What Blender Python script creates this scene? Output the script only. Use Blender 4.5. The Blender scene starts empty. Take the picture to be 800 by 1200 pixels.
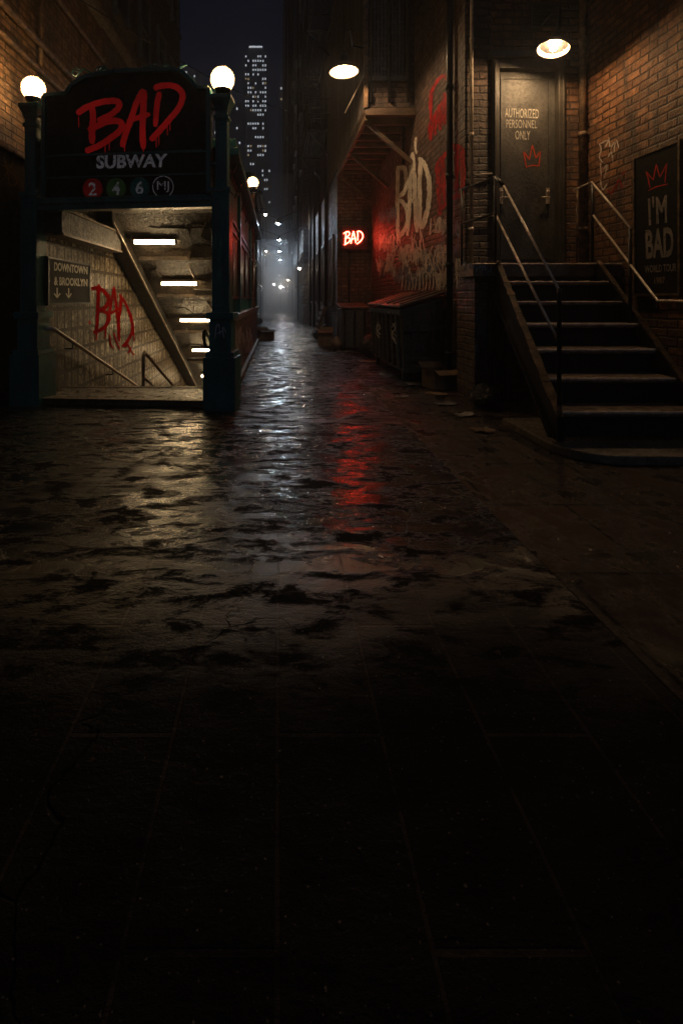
import bpy, math, random
from mathutils import Vector, Matrix, noise as mnoise
random.seed(11)
R = math.radians
S = bpy.context.scene
COL = S.collection

# ------------------------------------------------------------------ camera, world, sun, exposure
F, CX, CY, H = 560.0, 325.0, 350.0, 1.30          # focal length and vanishing point in photo pixels, eye height
cam = bpy.data.objects.new('camera', bpy.data.cameras.new('camera'))
COL.objects.link(cam)
cam.location = (0, 0, H); cam.rotation_euler = (R(90), 0, 0)
cam.data.sensor_fit = 'HORIZONTAL'; cam.data.sensor_width = 36.0
cam.data.lens = 36.0 * F / 800.0
cam.data.shift_x = (400 - CX) / 800.0
cam.data.shift_y = -(600 - CY) / 800.0
cam.data.clip_start = 0.05; cam.data.clip_end = 2000
S.camera = cam

SUN_EL, SUN_ROT = R(38), R(176)                   # faint moonlight fill, added behind the camera to lift the front faces
w = bpy.data.worlds.new('World'); S.world = w; w.use_nodes = True
wn = w.node_tree; bg = wn.nodes['Background']
sky = wn.nodes.new('ShaderNodeTexSky'); sky.sky_type = 'NISHITA'; sky.sun_disc = False
sky.sun_elevation = SUN_EL; sky.sun_rotation = SUN_ROT
sky.air_density = 1.0; sky.dust_density = 2.0; sky.ozone_density = 3.0
tint = wn.nodes.new('ShaderNodeMix'); tint.data_type = 'RGBA'; tint.blend_type = 'MULTIPLY'
tint.inputs['Factor'].default_value = 1.0
wn.links.new(sky.outputs['Color'], tint.inputs['A'])
tint.inputs['B'].default_value = (0.27, 0.80, 1.60, 1)
wn.links.new(tint.outputs['Result'], bg.inputs['Color'])
bg.inputs['Strength'].default_value = 0.0016
sun = bpy.data.lights.new('moon_fill', 'SUN'); sun.energy = 0.055; sun.angle = R(0.5); sun.color = (0.62, 0.78, 1.0)
so = bpy.data.objects.new('moon_fill', sun); COL.objects.link(so)
so.rotation_euler = (R(90) - SUN_EL, 0, math.pi - SUN_ROT)
so.location = (0, 60, 60)

S.render.engine = 'CYCLES'
S.view_settings.view_transform = 'Standard'
try: S.view_settings.look = 'None'
except Exception: pass
S.view_settings.exposure = 0.0; S.view_settings.gamma = 1.0; S.view_settings.use_curve_mapping = False
S.cycles.use_denoising = True
try: S.cycles.denoiser = 'OPENIMAGEDENOISE'
except Exception: pass
S.cycles.max_bounces = 6; S.cycles.diffuse_bounces = 3; S.cycles.glossy_bounces = 4
S.cycles.transparent_max_bounces = 12; S.cycles.volume_bounces = 0
S.cycles.sample_clamp_indirect = 3.0
S.cycles.caustics_reflective = False; S.cycles.caustics_refractive = False

# ------------------------------------------------------------------ placing from measured pixels
def at(px, py, d):
    return Vector(((px - CX) / F * d, d, H - (py - CY) / F * d))
class Plane:
    def __init__(s, p, n): s.p = Vector(p); s.n = Vector(n).normalized()
    def hit(s, px, py, off=0.0):
        r = Vector(((px - CX) / F, 1, -(py - CY) / F)); o = Vector((0, 0, H))
        t = (s.p + s.n * off - o).dot(s.n) / r.dot(s.n)
        return o + r * t

# ------------------------------------------------------------------ materials
class NT:
    def __init__(s, name):
        s.m = bpy.data.materials.new(name); s.m.use_nodes = True
        s.t = s.m.node_tree; s.b = s.t.nodes['Principled BSDF']; s.out = s.t.nodes['Material Output']
        s.tc = s.t.nodes.new('ShaderNodeTexCoord')
    def put(s, sock, v):
        if isinstance(v, bpy.types.NodeSocket): s.t.links.new(v, sock)
        else:
            if sock.type == 'RGBA' and not hasattr(v, '__len__'): v = (v, v, v, 1)
            elif sock.type == 'RGBA' and len(v) == 3: v = (*v, 1)
            sock.default_value = v
    def n(s, typ, ins=None, **attrs):
        nd = s.t.nodes.new('ShaderNode' + typ)
        for k, v in attrs.items(): setattr(nd, k, v)
        for k, v in (ins or {}).items(): s.put(nd.inputs[k], v)
        return nd
    def uv(s, scale=(1, 1, 1)):
        return s.n('Mapping', {'Vector': s.tc.outputs['UV'], 'Scale': scale}).outputs[0]
    def obj(s, scale=(1, 1, 1)):
        return s.n('Mapping', {'Vector': s.tc.outputs['Object'], 'Scale': scale}).outputs[0]
    def noise(s, vec, scale, detail=5, rough=0.6, dist=0.0):
        return s.n('TexNoise', {'Vector': vec, 'Scale': scale, 'Detail': detail, 'Roughness': rough, 'Distortion': dist}).outputs['Fac']
    def ramp(s, fac, a, b, lo=0.0, hi=1.0):
        return s.n('MapRange', {'Value': fac, 'From Min': a, 'From Max': b, 'To Min': lo, 'To Max': hi}).outputs[0]
    def math(s, op, a, b=0.0, clamp=False):
        nd = s.n('Math', operation=op, use_clamp=clamp); s.put(nd.inputs[0], a); s.put(nd.inputs[1], b); return nd.outputs[0]
    def mix(s, fac, a, b, blend='MIX'):
        nd = s.n('Mix', data_type='RGBA', blend_type=blend); nd.clamp_factor = True
        s.put(nd.inputs['Factor'], fac); s.put(nd.inputs['A'], a); s.put(nd.inputs['B'], b); return nd.outputs['Result']
    def bump(s, height, strength, dist, normal=None):
        ins = {'Height': height, 'Strength': strength, 'Distance': dist}
        if normal is not None: ins['Normal'] = normal
        return s.n('Bump', ins).outputs[0]
    def set(s, **k):
        for a, v in k.items(): s.put(s.b.inputs[a.replace('_', ' ')], v)
        return s.m

def grime(name, c1, c2, scale=3.0, rough=(0.35, 0.7), metal=0.0, bump=0.35, dist=0.01, stretch=(1, 1, 1), spots=0.5, spec=0.5):
    n = NT(name); v = n.obj(stretch); o = n.obj()
    a = n.noise(v, scale, 6, 0.65); b = n.noise(o, scale * 7, 5, 0.7)
    col = n.mix(n.ramp(a, 0.38, 0.62), c1, c2)
    dark = n.math('MULTIPLY', n.ramp(b, 0.45, 0.68), spots)
    col = n.mix(dark, col, tuple(x * 0.25 for x in c1))
    hgt = n.math('ADD', n.math('MULTIPLY', a, 0.5), b)
    n.set(Base_Color=col, Roughness=n.ramp(b, 0.35, 0.65, rough[0], rough[1]), Metallic=metal,
          Normal=n.bump(hgt, bump, dist), Specular_IOR_Level=spec)
    return n.m

def brick(name, ca, cb, mortar, bw=0.26, bh=0.098, ms=0.015, soot=0.75, rough=(0.30, 0.7), dist=0.05, seed=0.0):
    n = NT(name)
    base = n.n('Mapping', {'Vector': n.tc.outputs['UV'], 'Location': (seed, seed * 0.7, 0)}).outputs[0]
    wob = n.n('TexNoise', {'Vector': base, 'Scale': 5.0, 'Detail': 3.0})
    off = n.n('VectorMath', {0: wob.outputs['Color'], 1: (0.5, 0.5, 0.5)}, operation='SUBTRACT')
    sc = n.n('VectorMath', {0: off.outputs[0]}, operation='SCALE'); sc.inputs['Scale'].default_value = 0.038
    vec = n.n('VectorMath', {0: base, 1: sc.outputs[0]}, operation='ADD').outputs[0]
    bk = n.n('TexBrick', {'Vector': vec, 'Color1': ca, 'Color2': cb, 'Mortar': mortar, 'Scale': 1.0, 'Mortar Size': ms,
                          'Mortar Smooth': 0.55, 'Bias': -0.1, 'Brick Width': bw, 'Row Height': bh})
    bk.offset = 0.5
    big = n.noise(base, 0.9, 6, 0.7); mid = n.noise(base, 7, 6, 0.75); fine = n.noise(base, 38, 4, 0.7)
    c = n.mix(n.ramp(mid, 0.40, 0.60), bk.outputs['Color'], tuple(x * 0.30 for x in ca))
    c = n.mix(n.math('MULTIPLY', n.ramp(big, 0.42, 0.62), soot), c, (0.012, 0.010, 0.009))
    c = n.mix(n.ramp(fine, 0.62, 0.8, 0, 0.35), c, (0.42, 0.34, 0.26))
    stv = n.noise(n.n('Mapping', {'Vector': base, 'Scale': (2.6, 0.3, 1)}).outputs[0], 1.6, 6, 0.7)
    c = n.mix(n.ramp(stv, 0.50, 0.64, 0, 0.8), c, (0.014, 0.011, 0.009))
    h = n.math('SUBTRACT', 1.0, bk.outputs['Fac'])
    h = n.math('ADD', h, n.math('ADD', n.math('MULTIPLY', mid, 0.75), n.math('MULTIPLY', fine, 0.35)))
    n.set(Base_Color=c, Roughness=n.ramp(mid, 0.3, 0.7, rough[0], rough[1]), Normal=n.bump(h, 1.0, dist))
    return n.m

def paint(name, col, wear=0.5, rough=0.5, scale=22, stretch=(1, 1, 1), emit=0.0, metal=0.0, spec=0.15):
    n = NT(name); v = n.obj(stretch)
    a = n.noise(v, scale, 5, 0.7); b = n.noise(n.obj(), scale * 0.25, 4, 0.6)
    c = n.mix(n.ramp(b, 0.35, 0.65), col, tuple(x * 0.55 for x in col))
    n.set(Base_Color=c, Roughness=rough, Metallic=metal, Specular_IOR_Level=spec)
    if emit: n.set(Emission_Color=c, Emission_Strength=emit)
    if wear > 0:
        tr = n.n('BsdfTransparent'); mx = n.n('MixShader')
        n.put(mx.inputs[0], n.ramp(a, 0.28 + 0.2 * wear, 0.38 + 0.2 * wear))
        n.t.links.new(tr.outputs[0], mx.inputs[1]); n.t.links.new(n.b.outputs[0], mx.inputs[2])
        n.t.links.new(mx.outputs[0], n.out.inputs[0])
    return n.m

def glow(name, col, strength, mottled=0.0):
    n = NT(name); c = col
    if mottled:
        a = n.noise(n.obj(), 9, 3, 0.5)
        c = n.mix(n.ramp(a, 0.3, 0.7, 0, mottled), col, tuple(x * y for x, y in zip(col, (0.7, 0.55, 0.4))))
    n.set(Base_Color=(0.0, 0.0, 0.0), Roughness=0.3, Emission_Color=c, Emission_Strength=strength)
    return n.m

M = {}
M['brick_warm'] = brick('brick_warm', (0.42, 0.175, 0.065), (0.17, 0.072, 0.032), (0.016, 0.012, 0.009), soot=0.6)
M['brick_left'] = brick('brick_left', (0.36, 0.19, 0.085), (0.17, 0.09, 0.042), (0.016, 0.013, 0.010), seed=3.3, soot=0.85)
M['brick_grey'] = brick('brick_grey', (0.20, 0.115, 0.080), (0.11, 0.075, 0.062), (0.014, 0.012, 0.011), seed=7.1, soot=0.7)
M['brick_far'] = brick('brick_far', (0.12, 0.10, 0.095), (0.07, 0.06, 0.058), (0.02, 0.018, 0.017), bw=0.5, bh=0.2, ms=0.03, seed=1.7)
M['concrete'] = grime('concrete', (0.20, 0.165, 0.125), (0.09, 0.075, 0.058), 4, (0.35, 0.75), bump=0.8, dist=0.015, spots=0.8)
M['ceiling'] = grime('ceiling', (0.115, 0.084, 0.056), (0.018, 0.013, 0.010), 2.6, (0.35, 0.8), bump=1.0, dist=0.06, spots=0.95)
M['green'] = grime('green_paint', (0.028, 0.165, 0.165), (0.012, 0.075, 0.080), 5, (0.22, 0.45), metal=0.0, bump=0.5, dist=0.006, stretch=(1, 1, 0.3), spots=0.75)
M['green_panel'] = grime('green_panel', (0.007, 0.095, 0.062), (0.004, 0.042, 0.032), 4, (0.25, 0.55), metal=0.1, bump=0.5, dist=0.006, stretch=(1, 1, 0.2), spots=0.85)
M['red_trim'] = grime('red_trim', (0.13, 0.012, 0.010), (0.05, 0.006, 0.006), 7, (0.3, 0.6), bump=0.4, dist=0.004)
M['sign_black'] = grime('sign_black', (0.026, 0.026, 0.028), (0.008, 0.008, 0.009), 3, (0.6, 0.85), bump=0.5, dist=0.006, spots=0.7, spec=0.1)
M['poster_black'] = grime('poster_black', (0.010, 0.009, 0.009), (0.005, 0.005, 0.005), 4, (0.5, 0.8), bump=0.4, dist=0.006, spots=0.6, spec=0.15)
M['iron'] = grime('dark_iron', (0.030, 0.028, 0.028), (0.014, 0.013, 0.013), 7, (0.25, 0.5), metal=0.6, bump=0.4, dist=0.004)
M['rail'] = grime('worn_rail', (0.74, 0.63, 0.52), (0.42, 0.33, 0.26), 9, (0.25, 0.45), metal=0.25, bump=0.3, dist=0.003, spots=0.3)
M['rust'] = grime('rusty_steel', (0.25, 0.145, 0.075), (0.030, 0.022, 0.017), 11, (0.35, 0.7), metal=0.2, bump=0.8, dist=0.008, spots=0.9)
M['beam'] = grime('beam_steel', (0.055, 0.042, 0.030), (0.022, 0.018, 0.014), 4, (0.3, 0.6), metal=0.3, bump=0.8, dist=0.012, spots=0.95)
M['flake'] = grime('plaster_flake', (0.055, 0.042, 0.027), (0.02, 0.016, 0.011), 5, (0.4, 0.8), bump=1.0, dist=0.03, spots=0.9)
M['step'] = grime('wet_step', (0.32, 0.22, 0.14), (0.06, 0.042, 0.03), 11, (0.25, 0.6), bump=1.0, dist=0.012, spots=0.9)
M['riser'] = grime('riser_plate', (0.020, 0.019, 0.020), (0.010, 0.010, 0.011), 6, (0.3, 0.6), metal=0.3, bump=0.5, dist=0.006)
M['door'] = grime('door_steel', (0.090, 0.082, 0.070), (0.034, 0.031, 0.027), 4, (0.28, 0.6), metal=0.1, bump=0.8, dist=0.014, stretch=(1, 1, 0.5), spots=0.85)
M['frame'] = grime('door_frame_paint', (0.075, 0.062, 0.048), (0.035, 0.030, 0.024), 5, (0.3, 0.6), bump=0.5, dist=0.006)
M['corrugated'] = grime('corrugated_sheet', (0.15, 0.13, 0.115), (0.07, 0.062, 0.056), 4, (0.3, 0.6), metal=0.5, bump=0.4, dist=0.006, stretch=(1, 1, 0.12), spots=0.7)
M['timber'] = grime('old_timber', (0.16, 0.10, 0.06), (0.06, 0.04, 0.027), 7, (0.4, 0.8), bump=0.8, dist=0.01, stretch=(0.3, 1, 1))
M['dump'] = grime('dumpster_paint', (0.075, 0.085, 0.078), (0.10, 0.080, 0.060), 3, (0.3, 0.6), metal=0.3, bump=0.6, dist=0.01, stretch=(1, 1, 0.3), spots=0.8)
M['dumplid'] = grime('dumpster_lid', (0.20, 0.115, 0.075), (0.085, 0.055, 0.042), 5, (0.3, 0.6), metal=0.2, bump=0.7, dist=0.01)
M['card'] = grime('cardboard', (0.24, 0.145, 0.075), (0.13, 0.08, 0.045), 6, (0.5, 0.85), bump=0.4, dist=0.006)
M['paper'] = grime('wet_paper', (0.30, 0.27, 0.23), (0.14, 0.12, 0.10), 12, (0.25, 0.6), bump=0.5, dist=0.006)
M['leaf'] = grime('wet_litter', (0.20, 0.12, 0.06), (0.10, 0.06, 0.035), 14, (0.2, 0.5), bump=0.4, dist=0.004)
M['plastic'] = grime('black_bag', (0.020, 0.019, 0.019), (0.012, 0.012, 0.012), 6, (0.15, 0.35), bump=0.9, dist=0.03)
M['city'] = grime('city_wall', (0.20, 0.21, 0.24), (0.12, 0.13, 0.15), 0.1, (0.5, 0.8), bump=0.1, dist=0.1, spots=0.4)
M['far_glass'] = grime('dark_glass', (0.012, 0.014, 0.018), (0.02, 0.022, 0.026), 2, (0.08, 0.25), bump=0.1, dist=0.004)
M['white_paint'] = paint('white_paint', (0.78, 0.71, 0.62), 0.3, scale=14)
M['scrawl'] = paint('scrawl_paint', (0.66, 0.60, 0.54), 0.35, scale=16)
M['blue_scrawl'] = paint('blue_scrawl_paint', (0.22, 0.27, 0.36), 0.5, scale=14)
M['tag_paint'] = paint('tag_paint', (0.66, 0.68, 0.72), 0.35, scale=16)
M['red_spray'] = paint('red_spray', (0.42, 0.012, 0.014), 0.45, scale=12)
M['tile_spray'] = paint('tile_spray', (0.30, 0.004, 0.003), 0.0, scale=20, rough=0.95, spec=0.0)
M['sign_red_glow'] = paint('sign_red_glow', (0.55, 0.012, 0.012), 0.0, scale=9, emit=0.16)  # red paint given a faint glow of its own
M['orange_spray'] = paint('orange_spray', (0.72, 0.085, 0.030), 0.15, scale=30)
M['crown_red'] = paint('crown_red', (0.55, 0.045, 0.030), 0.2, scale=30)
M['letter'] = paint('sign_letter', (0.74, 0.68, 0.57), 0.32, scale=75)
M['sign_cream'] = paint('sign_cream', (0.85, 0.78, 0.64), 0.0, scale=40)
M['letter_glow'] = paint('sign_letter_glow', (0.34, 0.32, 0.34), 0.5, scale=24, emit=0.12)  # letter paint with added glow, as no lamp reaches the sign front
M['poster_letter'] = paint('poster_letter', (0.30, 0.265, 0.245), 0.25, scale=34)
M['poster_faint'] = paint('poster_faint', (0.22, 0.16, 0.12), 0.2, scale=26)
M['disc_red_glow'] = paint('disc_red_glow', (0.28, 0.012, 0.012), 0.2, scale=25, emit=0.07)  # disc paints, teal also on the post scrawl, with a little added glow
M['disc_green_glow'] = paint('disc_green_glow', (0.035, 0.075, 0.022), 0.2, scale=25, emit=0.07)
M['disc_teal_glow'] = paint('disc_teal_glow', (0.012, 0.055, 0.055), 0.2, scale=25, emit=0.07)
M['ochre'] = paint('ochre_paint', (0.42, 0.27, 0.12), 0.3, scale=22)
def globe_mat():
    n = NT('globe_glass'); tr = n.n('BsdfTransparent', {'Color': (1.0, 0.93, 0.80)}); mx = n.n('MixShader', {0: 0.5})
    a = n.noise(n.obj(), 9, 3, 0.5)
    n.set(Base_Color=(0.5, 0.42, 0.30), Roughness=0.25, Emission_Color=(1.0, 0.66, 0.32), Emission_Strength=n.ramp(a, 0.3, 0.7, 1.5, 2.1))
    n.t.links.new(tr.outputs[0], mx.inputs[1]); n.t.links.new(n.b.outputs[0], mx.inputs[2]); n.t.links.new(mx.outputs[0], n.out.inputs[0])
    return n.m
M['globe'] = globe_mat()
M['globe_bulb'] = glow('globe_bulb_glow', (1.0, 0.66, 0.32), 120)
M['tube'] = glow('tube_glow', (1.0, 0.70, 0.36), 48)
M['bulb'] = glow('bulb_glow', (1.0, 0.64, 0.32), 850)
M['alley_bulb'] = glow('alley_bulb_glow', (1.0, 0.64, 0.34), 900)
M['far_lamp'] = glow('far_lamp_glow', (0.66, 0.83, 1.0), 1100)
M['mist_fill'] = glow('mist_fill_glow', (1.0, 0.96, 0.92), 380)  # added source that brightens the mist
M['far_warm'] = glow('far_warm_glow', (1.0, 0.74, 0.50), 350)
M['neon'] = glow('neon_tube', (1.0, 0.055, 0.028), 55)
M['neon_core'] = glow('neon_core', (1.0, 0.42, 0.24), 3.0)
M['lit'] = glow('lit_window', (0.86, 0.92, 1.0), 1.0)
M['lit_warm'] = glow('lit_window_warm', (1.0, 0.72, 0.42), 0.5)

def enamel():
    n = NT('shade_enamel_inside'); n.set(Base_Color=(0.32, 0.24, 0.15), Roughness=0.5); return n.m
M['enamel'] = enamel()

def tile_mat():
    n = NT('dirty_tile'); base = n.tc.outputs['UV']
    bk = n.n('TexBrick', {'Vector': base, 'Color1': (0.70, 0.59, 0.43), 'Color2': (0.42, 0.35, 0.24), 'Mortar': (0.012, 0.009, 0.006),
             'Scale': 1.0, 'Mortar Size': 0.026, 'Mortar Smooth': 0.1, 'Bias': 0.0, 'Brick Width': 0.22, 'Row Height': 0.29})
    bk.offset = 0.0
    st = n.noise(n.uv((5, 1.1, 1)), 2.4, 6, 0.85); blot = n.noise(base, 16, 5, 0.75); big = n.noise(base, 1.3, 4, 0.6)
    c = n.mix(n.ramp(st, 0.40, 0.52, 0, 0.9), bk.outputs['Color'], (0.075, 0.048, 0.026))
    c = n.mix(n.ramp(blot, 0.51, 0.58, 0, 0.92), c, (0.030, 0.020, 0.012))
    c = n.mix(n.ramp(big, 0.48, 0.68, 0, 0.75), c, (0.05, 0.035, 0.02))
    h = n.math('ADD', n.math('SUBTRACT', 1.0, bk.outputs['Fac']), n.math('MULTIPLY', blot, 0.25))
    n.set(Base_Color=c, Roughness=n.ramp(blot, 0.4, 0.7, 0.3, 0.7), Normal=n.bump(h, 0.8, 0.008), Specular_IOR_Level=0.06)
    return n.m
M['tile'] = tile_mat()
M['pavers'] = brick('threshold_pavers', (0.27, 0.19, 0.115), (0.17, 0.12, 0.075), (0.02, 0.015, 0.01), bw=0.34, bh=0.17, ms=0.012, soot=0.6, rough=(0.12, 0.5), dist=0.03)

def ground_mat():
    n = NT('wet_paving'); v = n.tc.outputs['Object']
    rot = n.n('Mapping', {'Vector': v, 'Rotation': (0, 0, R(90))}).outputs[0]
    bk = n.n('TexBrick', {'Vector': rot, 'Color1': (0.013, 0.012, 0.012), 'Color2': (0.008, 0.008, 0.0085), 'Mortar': (0.034, 0.027, 0.024),
             'Scale': 1.0, 'Mortar Size': 0.007, 'Mortar Smooth': 0.3, 'Bias': 0.0, 'Brick Width': 0.95, 'Row Height': 0.31})
    coarse = n.noise(n.n('Mapping', {'Vector': v, 'Location': (4.3, 7.7, 0), 'Scale': (0.5, 1, 1)}).outputs[0], 0.9, 4, 0.6, 0.3)         # broad wet areas
    patch = n.noise(n.n('Mapping', {'Vector': v, 'Location': (1.7, 3.1, 0), 'Scale': (0.42, 1, 1)}).outputs[0], 8.0, 6, 0.75, 0.3)      # broken wet and dry patches
    lumps = n.noise(n.obj((0.45, 1.0, 1)), 4.0, 3, 0.55, 0.3)
    ripple = n.noise(n.obj((0.45, 1.0, 1)), 21.0, 4, 0.62, 0.2)
    grit = n.noise(v, 70, 4, 0.7); speck = n.noise(v, 95, 2, 0.5)
    warp = n.n('VectorMath', {0: n.n('TexNoise', {'Vector': v, 'Scale': 2.5, 'Detail': 4.0}).outputs['Color']}, operation='SCALE'); warp.inputs['Scale'].default_value = 0.55
    vv = n.n('VectorMath', {0: v, 1: warp.outputs[0]}, operation='ADD').outputs[0]
    crack = n.n('TexVoronoi', {'Vector': vv, 'Scale': 0.85}, feature='DISTANCE_TO_EDGE').outputs['Distance']
    crk = n.math('MULTIPLY', n.ramp(crack, 0.0, 0.006, 0.7, 0.0), n.ramp(coarse, 0.46, 0.54))
    yy = n.n('SeparateXYZ', {0: v}).outputs['Y']
    wet = n.math('MULTIPLY', n.math('MULTIPLY', n.ramp(coarse, 0.34, 0.50, 0.25, 1), n.ramp(patch, 0.43, 0.52)), n.ramp(yy, 1.5, 2.7, 0.03, 1.0))
    wet = n.math('MULTIPLY', wet, n.math('SUBTRACT', 1.0, crk))
    dry = n.math('SUBTRACT', 1.0, wet)
    sp = n.ramp(speck, 0.68, 0.74)
    c = n.mix(n.ramp(patch, 0.35, 0.6), (0.010, 0.009, 0.009), bk.outputs['Color'])
    c = n.mix(crk, c, (0.003, 0.003, 0.003))
    c = n.mix(n.math('MULTIPLY', sp, 0.7), c, (0.11, 0.085, 0.07))  # pale specks put into the colour for sparkle
    rough = n.ramp(wet, 0, 1, 0.62, 0.075)
    h = n.math('ADD', n.math('MULTIPLY', lumps, 0.22), n.math('MULTIPLY', ripple, 0.34))
    h = n.math('ADD', h, n.math('MULTIPLY', n.math('MULTIPLY', grit, n.ramp(dry, 0, 1, 0.16, 1)), 0.24))
    h = n.math('ADD', h, n.math('MULTIPLY', patch, n.math('MULTIPLY', dry, 0.5)))
    h = n.math('SUBTRACT', h, n.math('MULTIPLY', crk, 0.5))
    h = n.math('ADD', h, n.math('MULTIPLY', bk.outputs['Fac'], -0.22))
    spec = n.math('ADD', n.ramp(wet, 0, 1, 0.010, 0.8), n.math('MULTIPLY', sp, 0.4))
    n.set(Base_Color=c, Roughness=rough, Normal=n.bump(h, 0.8, 0.022), Specular_IOR_Level=spec)
    return n.m
M['ground'] = ground_mat()
def walk_mat():
    n = NT('pavement_flags'); v = n.tc.outputs['Object']
    bk = n.n('TexBrick', {'Vector': v, 'Color1': (0.085, 0.060, 0.043), 'Color2': (0.05, 0.036, 0.027), 'Mortar': (0.010, 0.009, 0.008),
             'Scale': 1.0, 'Mortar Size': 0.012, 'Mortar Smooth': 0.3, 'Bias': 0.0, 'Brick Width': 0.9, 'Row Height': 0.75})
    lumps = n.noise(v, 4.0, 7, 0.7, 0.3); grit = n.noise(v, 60, 4, 0.7)
    c = n.mix(n.ramp(lumps, 0.38, 0.62), bk.outputs['Color'], (0.014, 0.011, 0.009))
    c = n.mix(n.ramp(grit, 0.62, 0.76, 0, 0.5), c, (0.16, 0.11, 0.075))
    h = n.math('ADD', n.math('MULTIPLY', lumps, 0.8), n.math('MULTIPLY', grit, 0.22))
    h = n.math('ADD', h, n.math('MULTIPLY', bk.outputs['Fac'], -0.4))
    n.set(Base_Color=c, Roughness=n.ramp(lumps, 0.45, 0.62, 0.6, 0.12), Normal=n.bump(h, 0.9, 0.03), Specular_IOR_Level=n.ramp(lumps, 0.45, 0.62, 0.04, 0.4))
    return n.m
M['walk'] = walk_mat()

# ------------------------------------------------------------------ mesh building
class MB:
    def __init__(s, mat4=None): s.v = []; s.f = []; s.sm = []; s.M = mat4
    def add(s, vs, fs, smooth=False):
        o = len(s.v)
        s.v += [(s.M @ Vector(p)) if s.M else Vector(p) for p in vs]
        s.f += [tuple(i + o for i in f) for f in fs]; s.sm += [smooth] * len(fs)
        return s
    def box(s, x0, x1, y0, y1, z0, z1):
        vs = [(x, y, z) for x in (x0, x1) for y in (y0, y1) for z in (z0, z1)]
        return s.add(vs, [(0, 1, 3, 2), (4, 6, 7, 5), (0, 4, 5, 1), (2, 3, 7, 6), (0, 2, 6, 4), (1, 5, 7, 3)])
    def quad(s, *p): return s.add(p, [tuple(range(len(p)))])
    def prism(s, poly, ext):
        n = len(poly); ext = Vector(ext); a = [Vector(p) for p in poly]
        return s.add(a + [p + ext for p in a], [tuple(range(n - 1, -1, -1)), tuple(range(n, 2 * n))] + [(i, (i + 1) % n, (i + 1) % n + n, i + n) for i in range(n)])
    def tube(s, path, r, k=8, closed=False):
        P = [Vector(p) for p in path]; n = len(P); rings = []; up = None
        for i in range(n):
            if closed: t = P[(i + 1) % n] - P[i - 1]
            else: t = P[min(i + 1, n - 1)] - P[max(i - 1, 0)]
            t.normalize()
            if up is None: up = Vector((0, 0, 1)) if abs(t.z) < 0.9 else Vector((1, 0, 0))
            a = t.cross(up).normalized(); up = a.cross(t).normalized()
            rr = r[i] if hasattr(r, '__len__') else r
            rings += [P[i] + (a * math.cos(2 * math.pi * j / k) + up * math.sin(2 * math.pi * j / k)) * rr for j in range(k)]
        fs = []
        for i in range(n if closed else n - 1):
            b = ((i + 1) % n) * k
            for j in range(k): fs.append((i * k + j, i * k + (j + 1) % k, b + (j + 1) % k, b + j))
        if not closed: fs += [tuple(range(k))[::-1], tuple((n - 1) * k + j for j in range(k))]
        return s.add(rings, fs, True)
    def lathe(s, prof, c, k=24, close=False):
        c = Vector(c); vs = []; fs = []
        for r, z in prof: vs += [c + Vector((r * math.cos(2 * math.pi * j / k), r * math.sin(2 * math.pi * j / k), z)) for j in range(k)]
        m = len(prof)
        for i in range(m - 1):
            for j in range(k): fs.append((i * k + j, i * k + (j + 1) % k, (i + 1) * k + (j + 1) % k, (i + 1) * k + j))
        return s.add(vs, fs, True)
    def bar(s, a, b, w_, h_, up=(0, 0, 1)):
        a, b = Vector(a), Vector(b); t = (b - a).normalized(); sd = t.cross(Vector(up)).normalized(); u = sd.cross(t).normalized()
        q = [sd * (w_ / 2 * i) + u * (h_ / 2 * j) for i, j in ((-1, -1), (1, -1), (1, 1), (-1, 1))]
        return s.add([a + x for x in q] + [b + x for x in q], [(3, 2, 1, 0), (4, 5, 6, 7)] + [(i, (i + 1) % 4, (i + 1) % 4 + 4, i + 4) for i in range(4)])
    def build(s, name, m, parent=None, bevel=0.0, **props):
        me = bpy.data.meshes.new(name)
        inv = world_of(parent).inverted() if parent else Matrix()
        vs = [inv @ p for p in s.v]
        me.from_pydata(vs, [], s.f)
        me.polygons.foreach_set('use_smooth', s.sm)
        uvl = me.uv_layers.new(name='UVMap')
        for p in me.polygons:
            nx, ny, nz = (abs(c) for c in p.normal)
            for li in p.loop_indices:
                x, y, z = s.v[me.loops[li].vertex_index]
                uvl.data[li].uv = (y, z) if nx >= ny and nx >= nz else ((x, z) if ny >= nz else (x, y))
        me.materials.append(M[m] if isinstance(m, str) else m)
        o = bpy.data.objects.new(name, me); COL.objects.link(o); o.parent = parent
        if bevel:
            b = o.modifiers.new('bevel', 'BEVEL'); b.width = bevel; b.segments = 2; b.limit_method = 'ANGLE'; b.angle_limit = R(40)
        for k_, v_ in props.items(): o[k_] = v_
        return o
def world_of(o):
    m = Matrix()
    while o is not None:
        m = Matrix.LocRotScale(o.location, o.rotation_euler, o.scale) @ m; o = o.parent
    return m
def thing(name, label, cat, loc, group=None):
    o = bpy.data.objects.new(name, None); COL.objects.link(o); o.location = loc; o.empty_display_size = 0.1
    o['label'] = label; o['category'] = cat
    if group: o['group'] = group
    return o
def tag(o, label, cat, group=None):
    o['label'] = label; o['category'] = cat
    if group: o['group'] = group
    return o
def copy_tree(o, loc=None, parent=None, label=None):
    c = o.copy(); COL.objects.link(c); c.parent = parent
    if loc is not None: c.location = loc
    if label: c['label'] = label
    for ch in list(o.children): copy_tree(ch, None, c)
    return c

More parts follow.
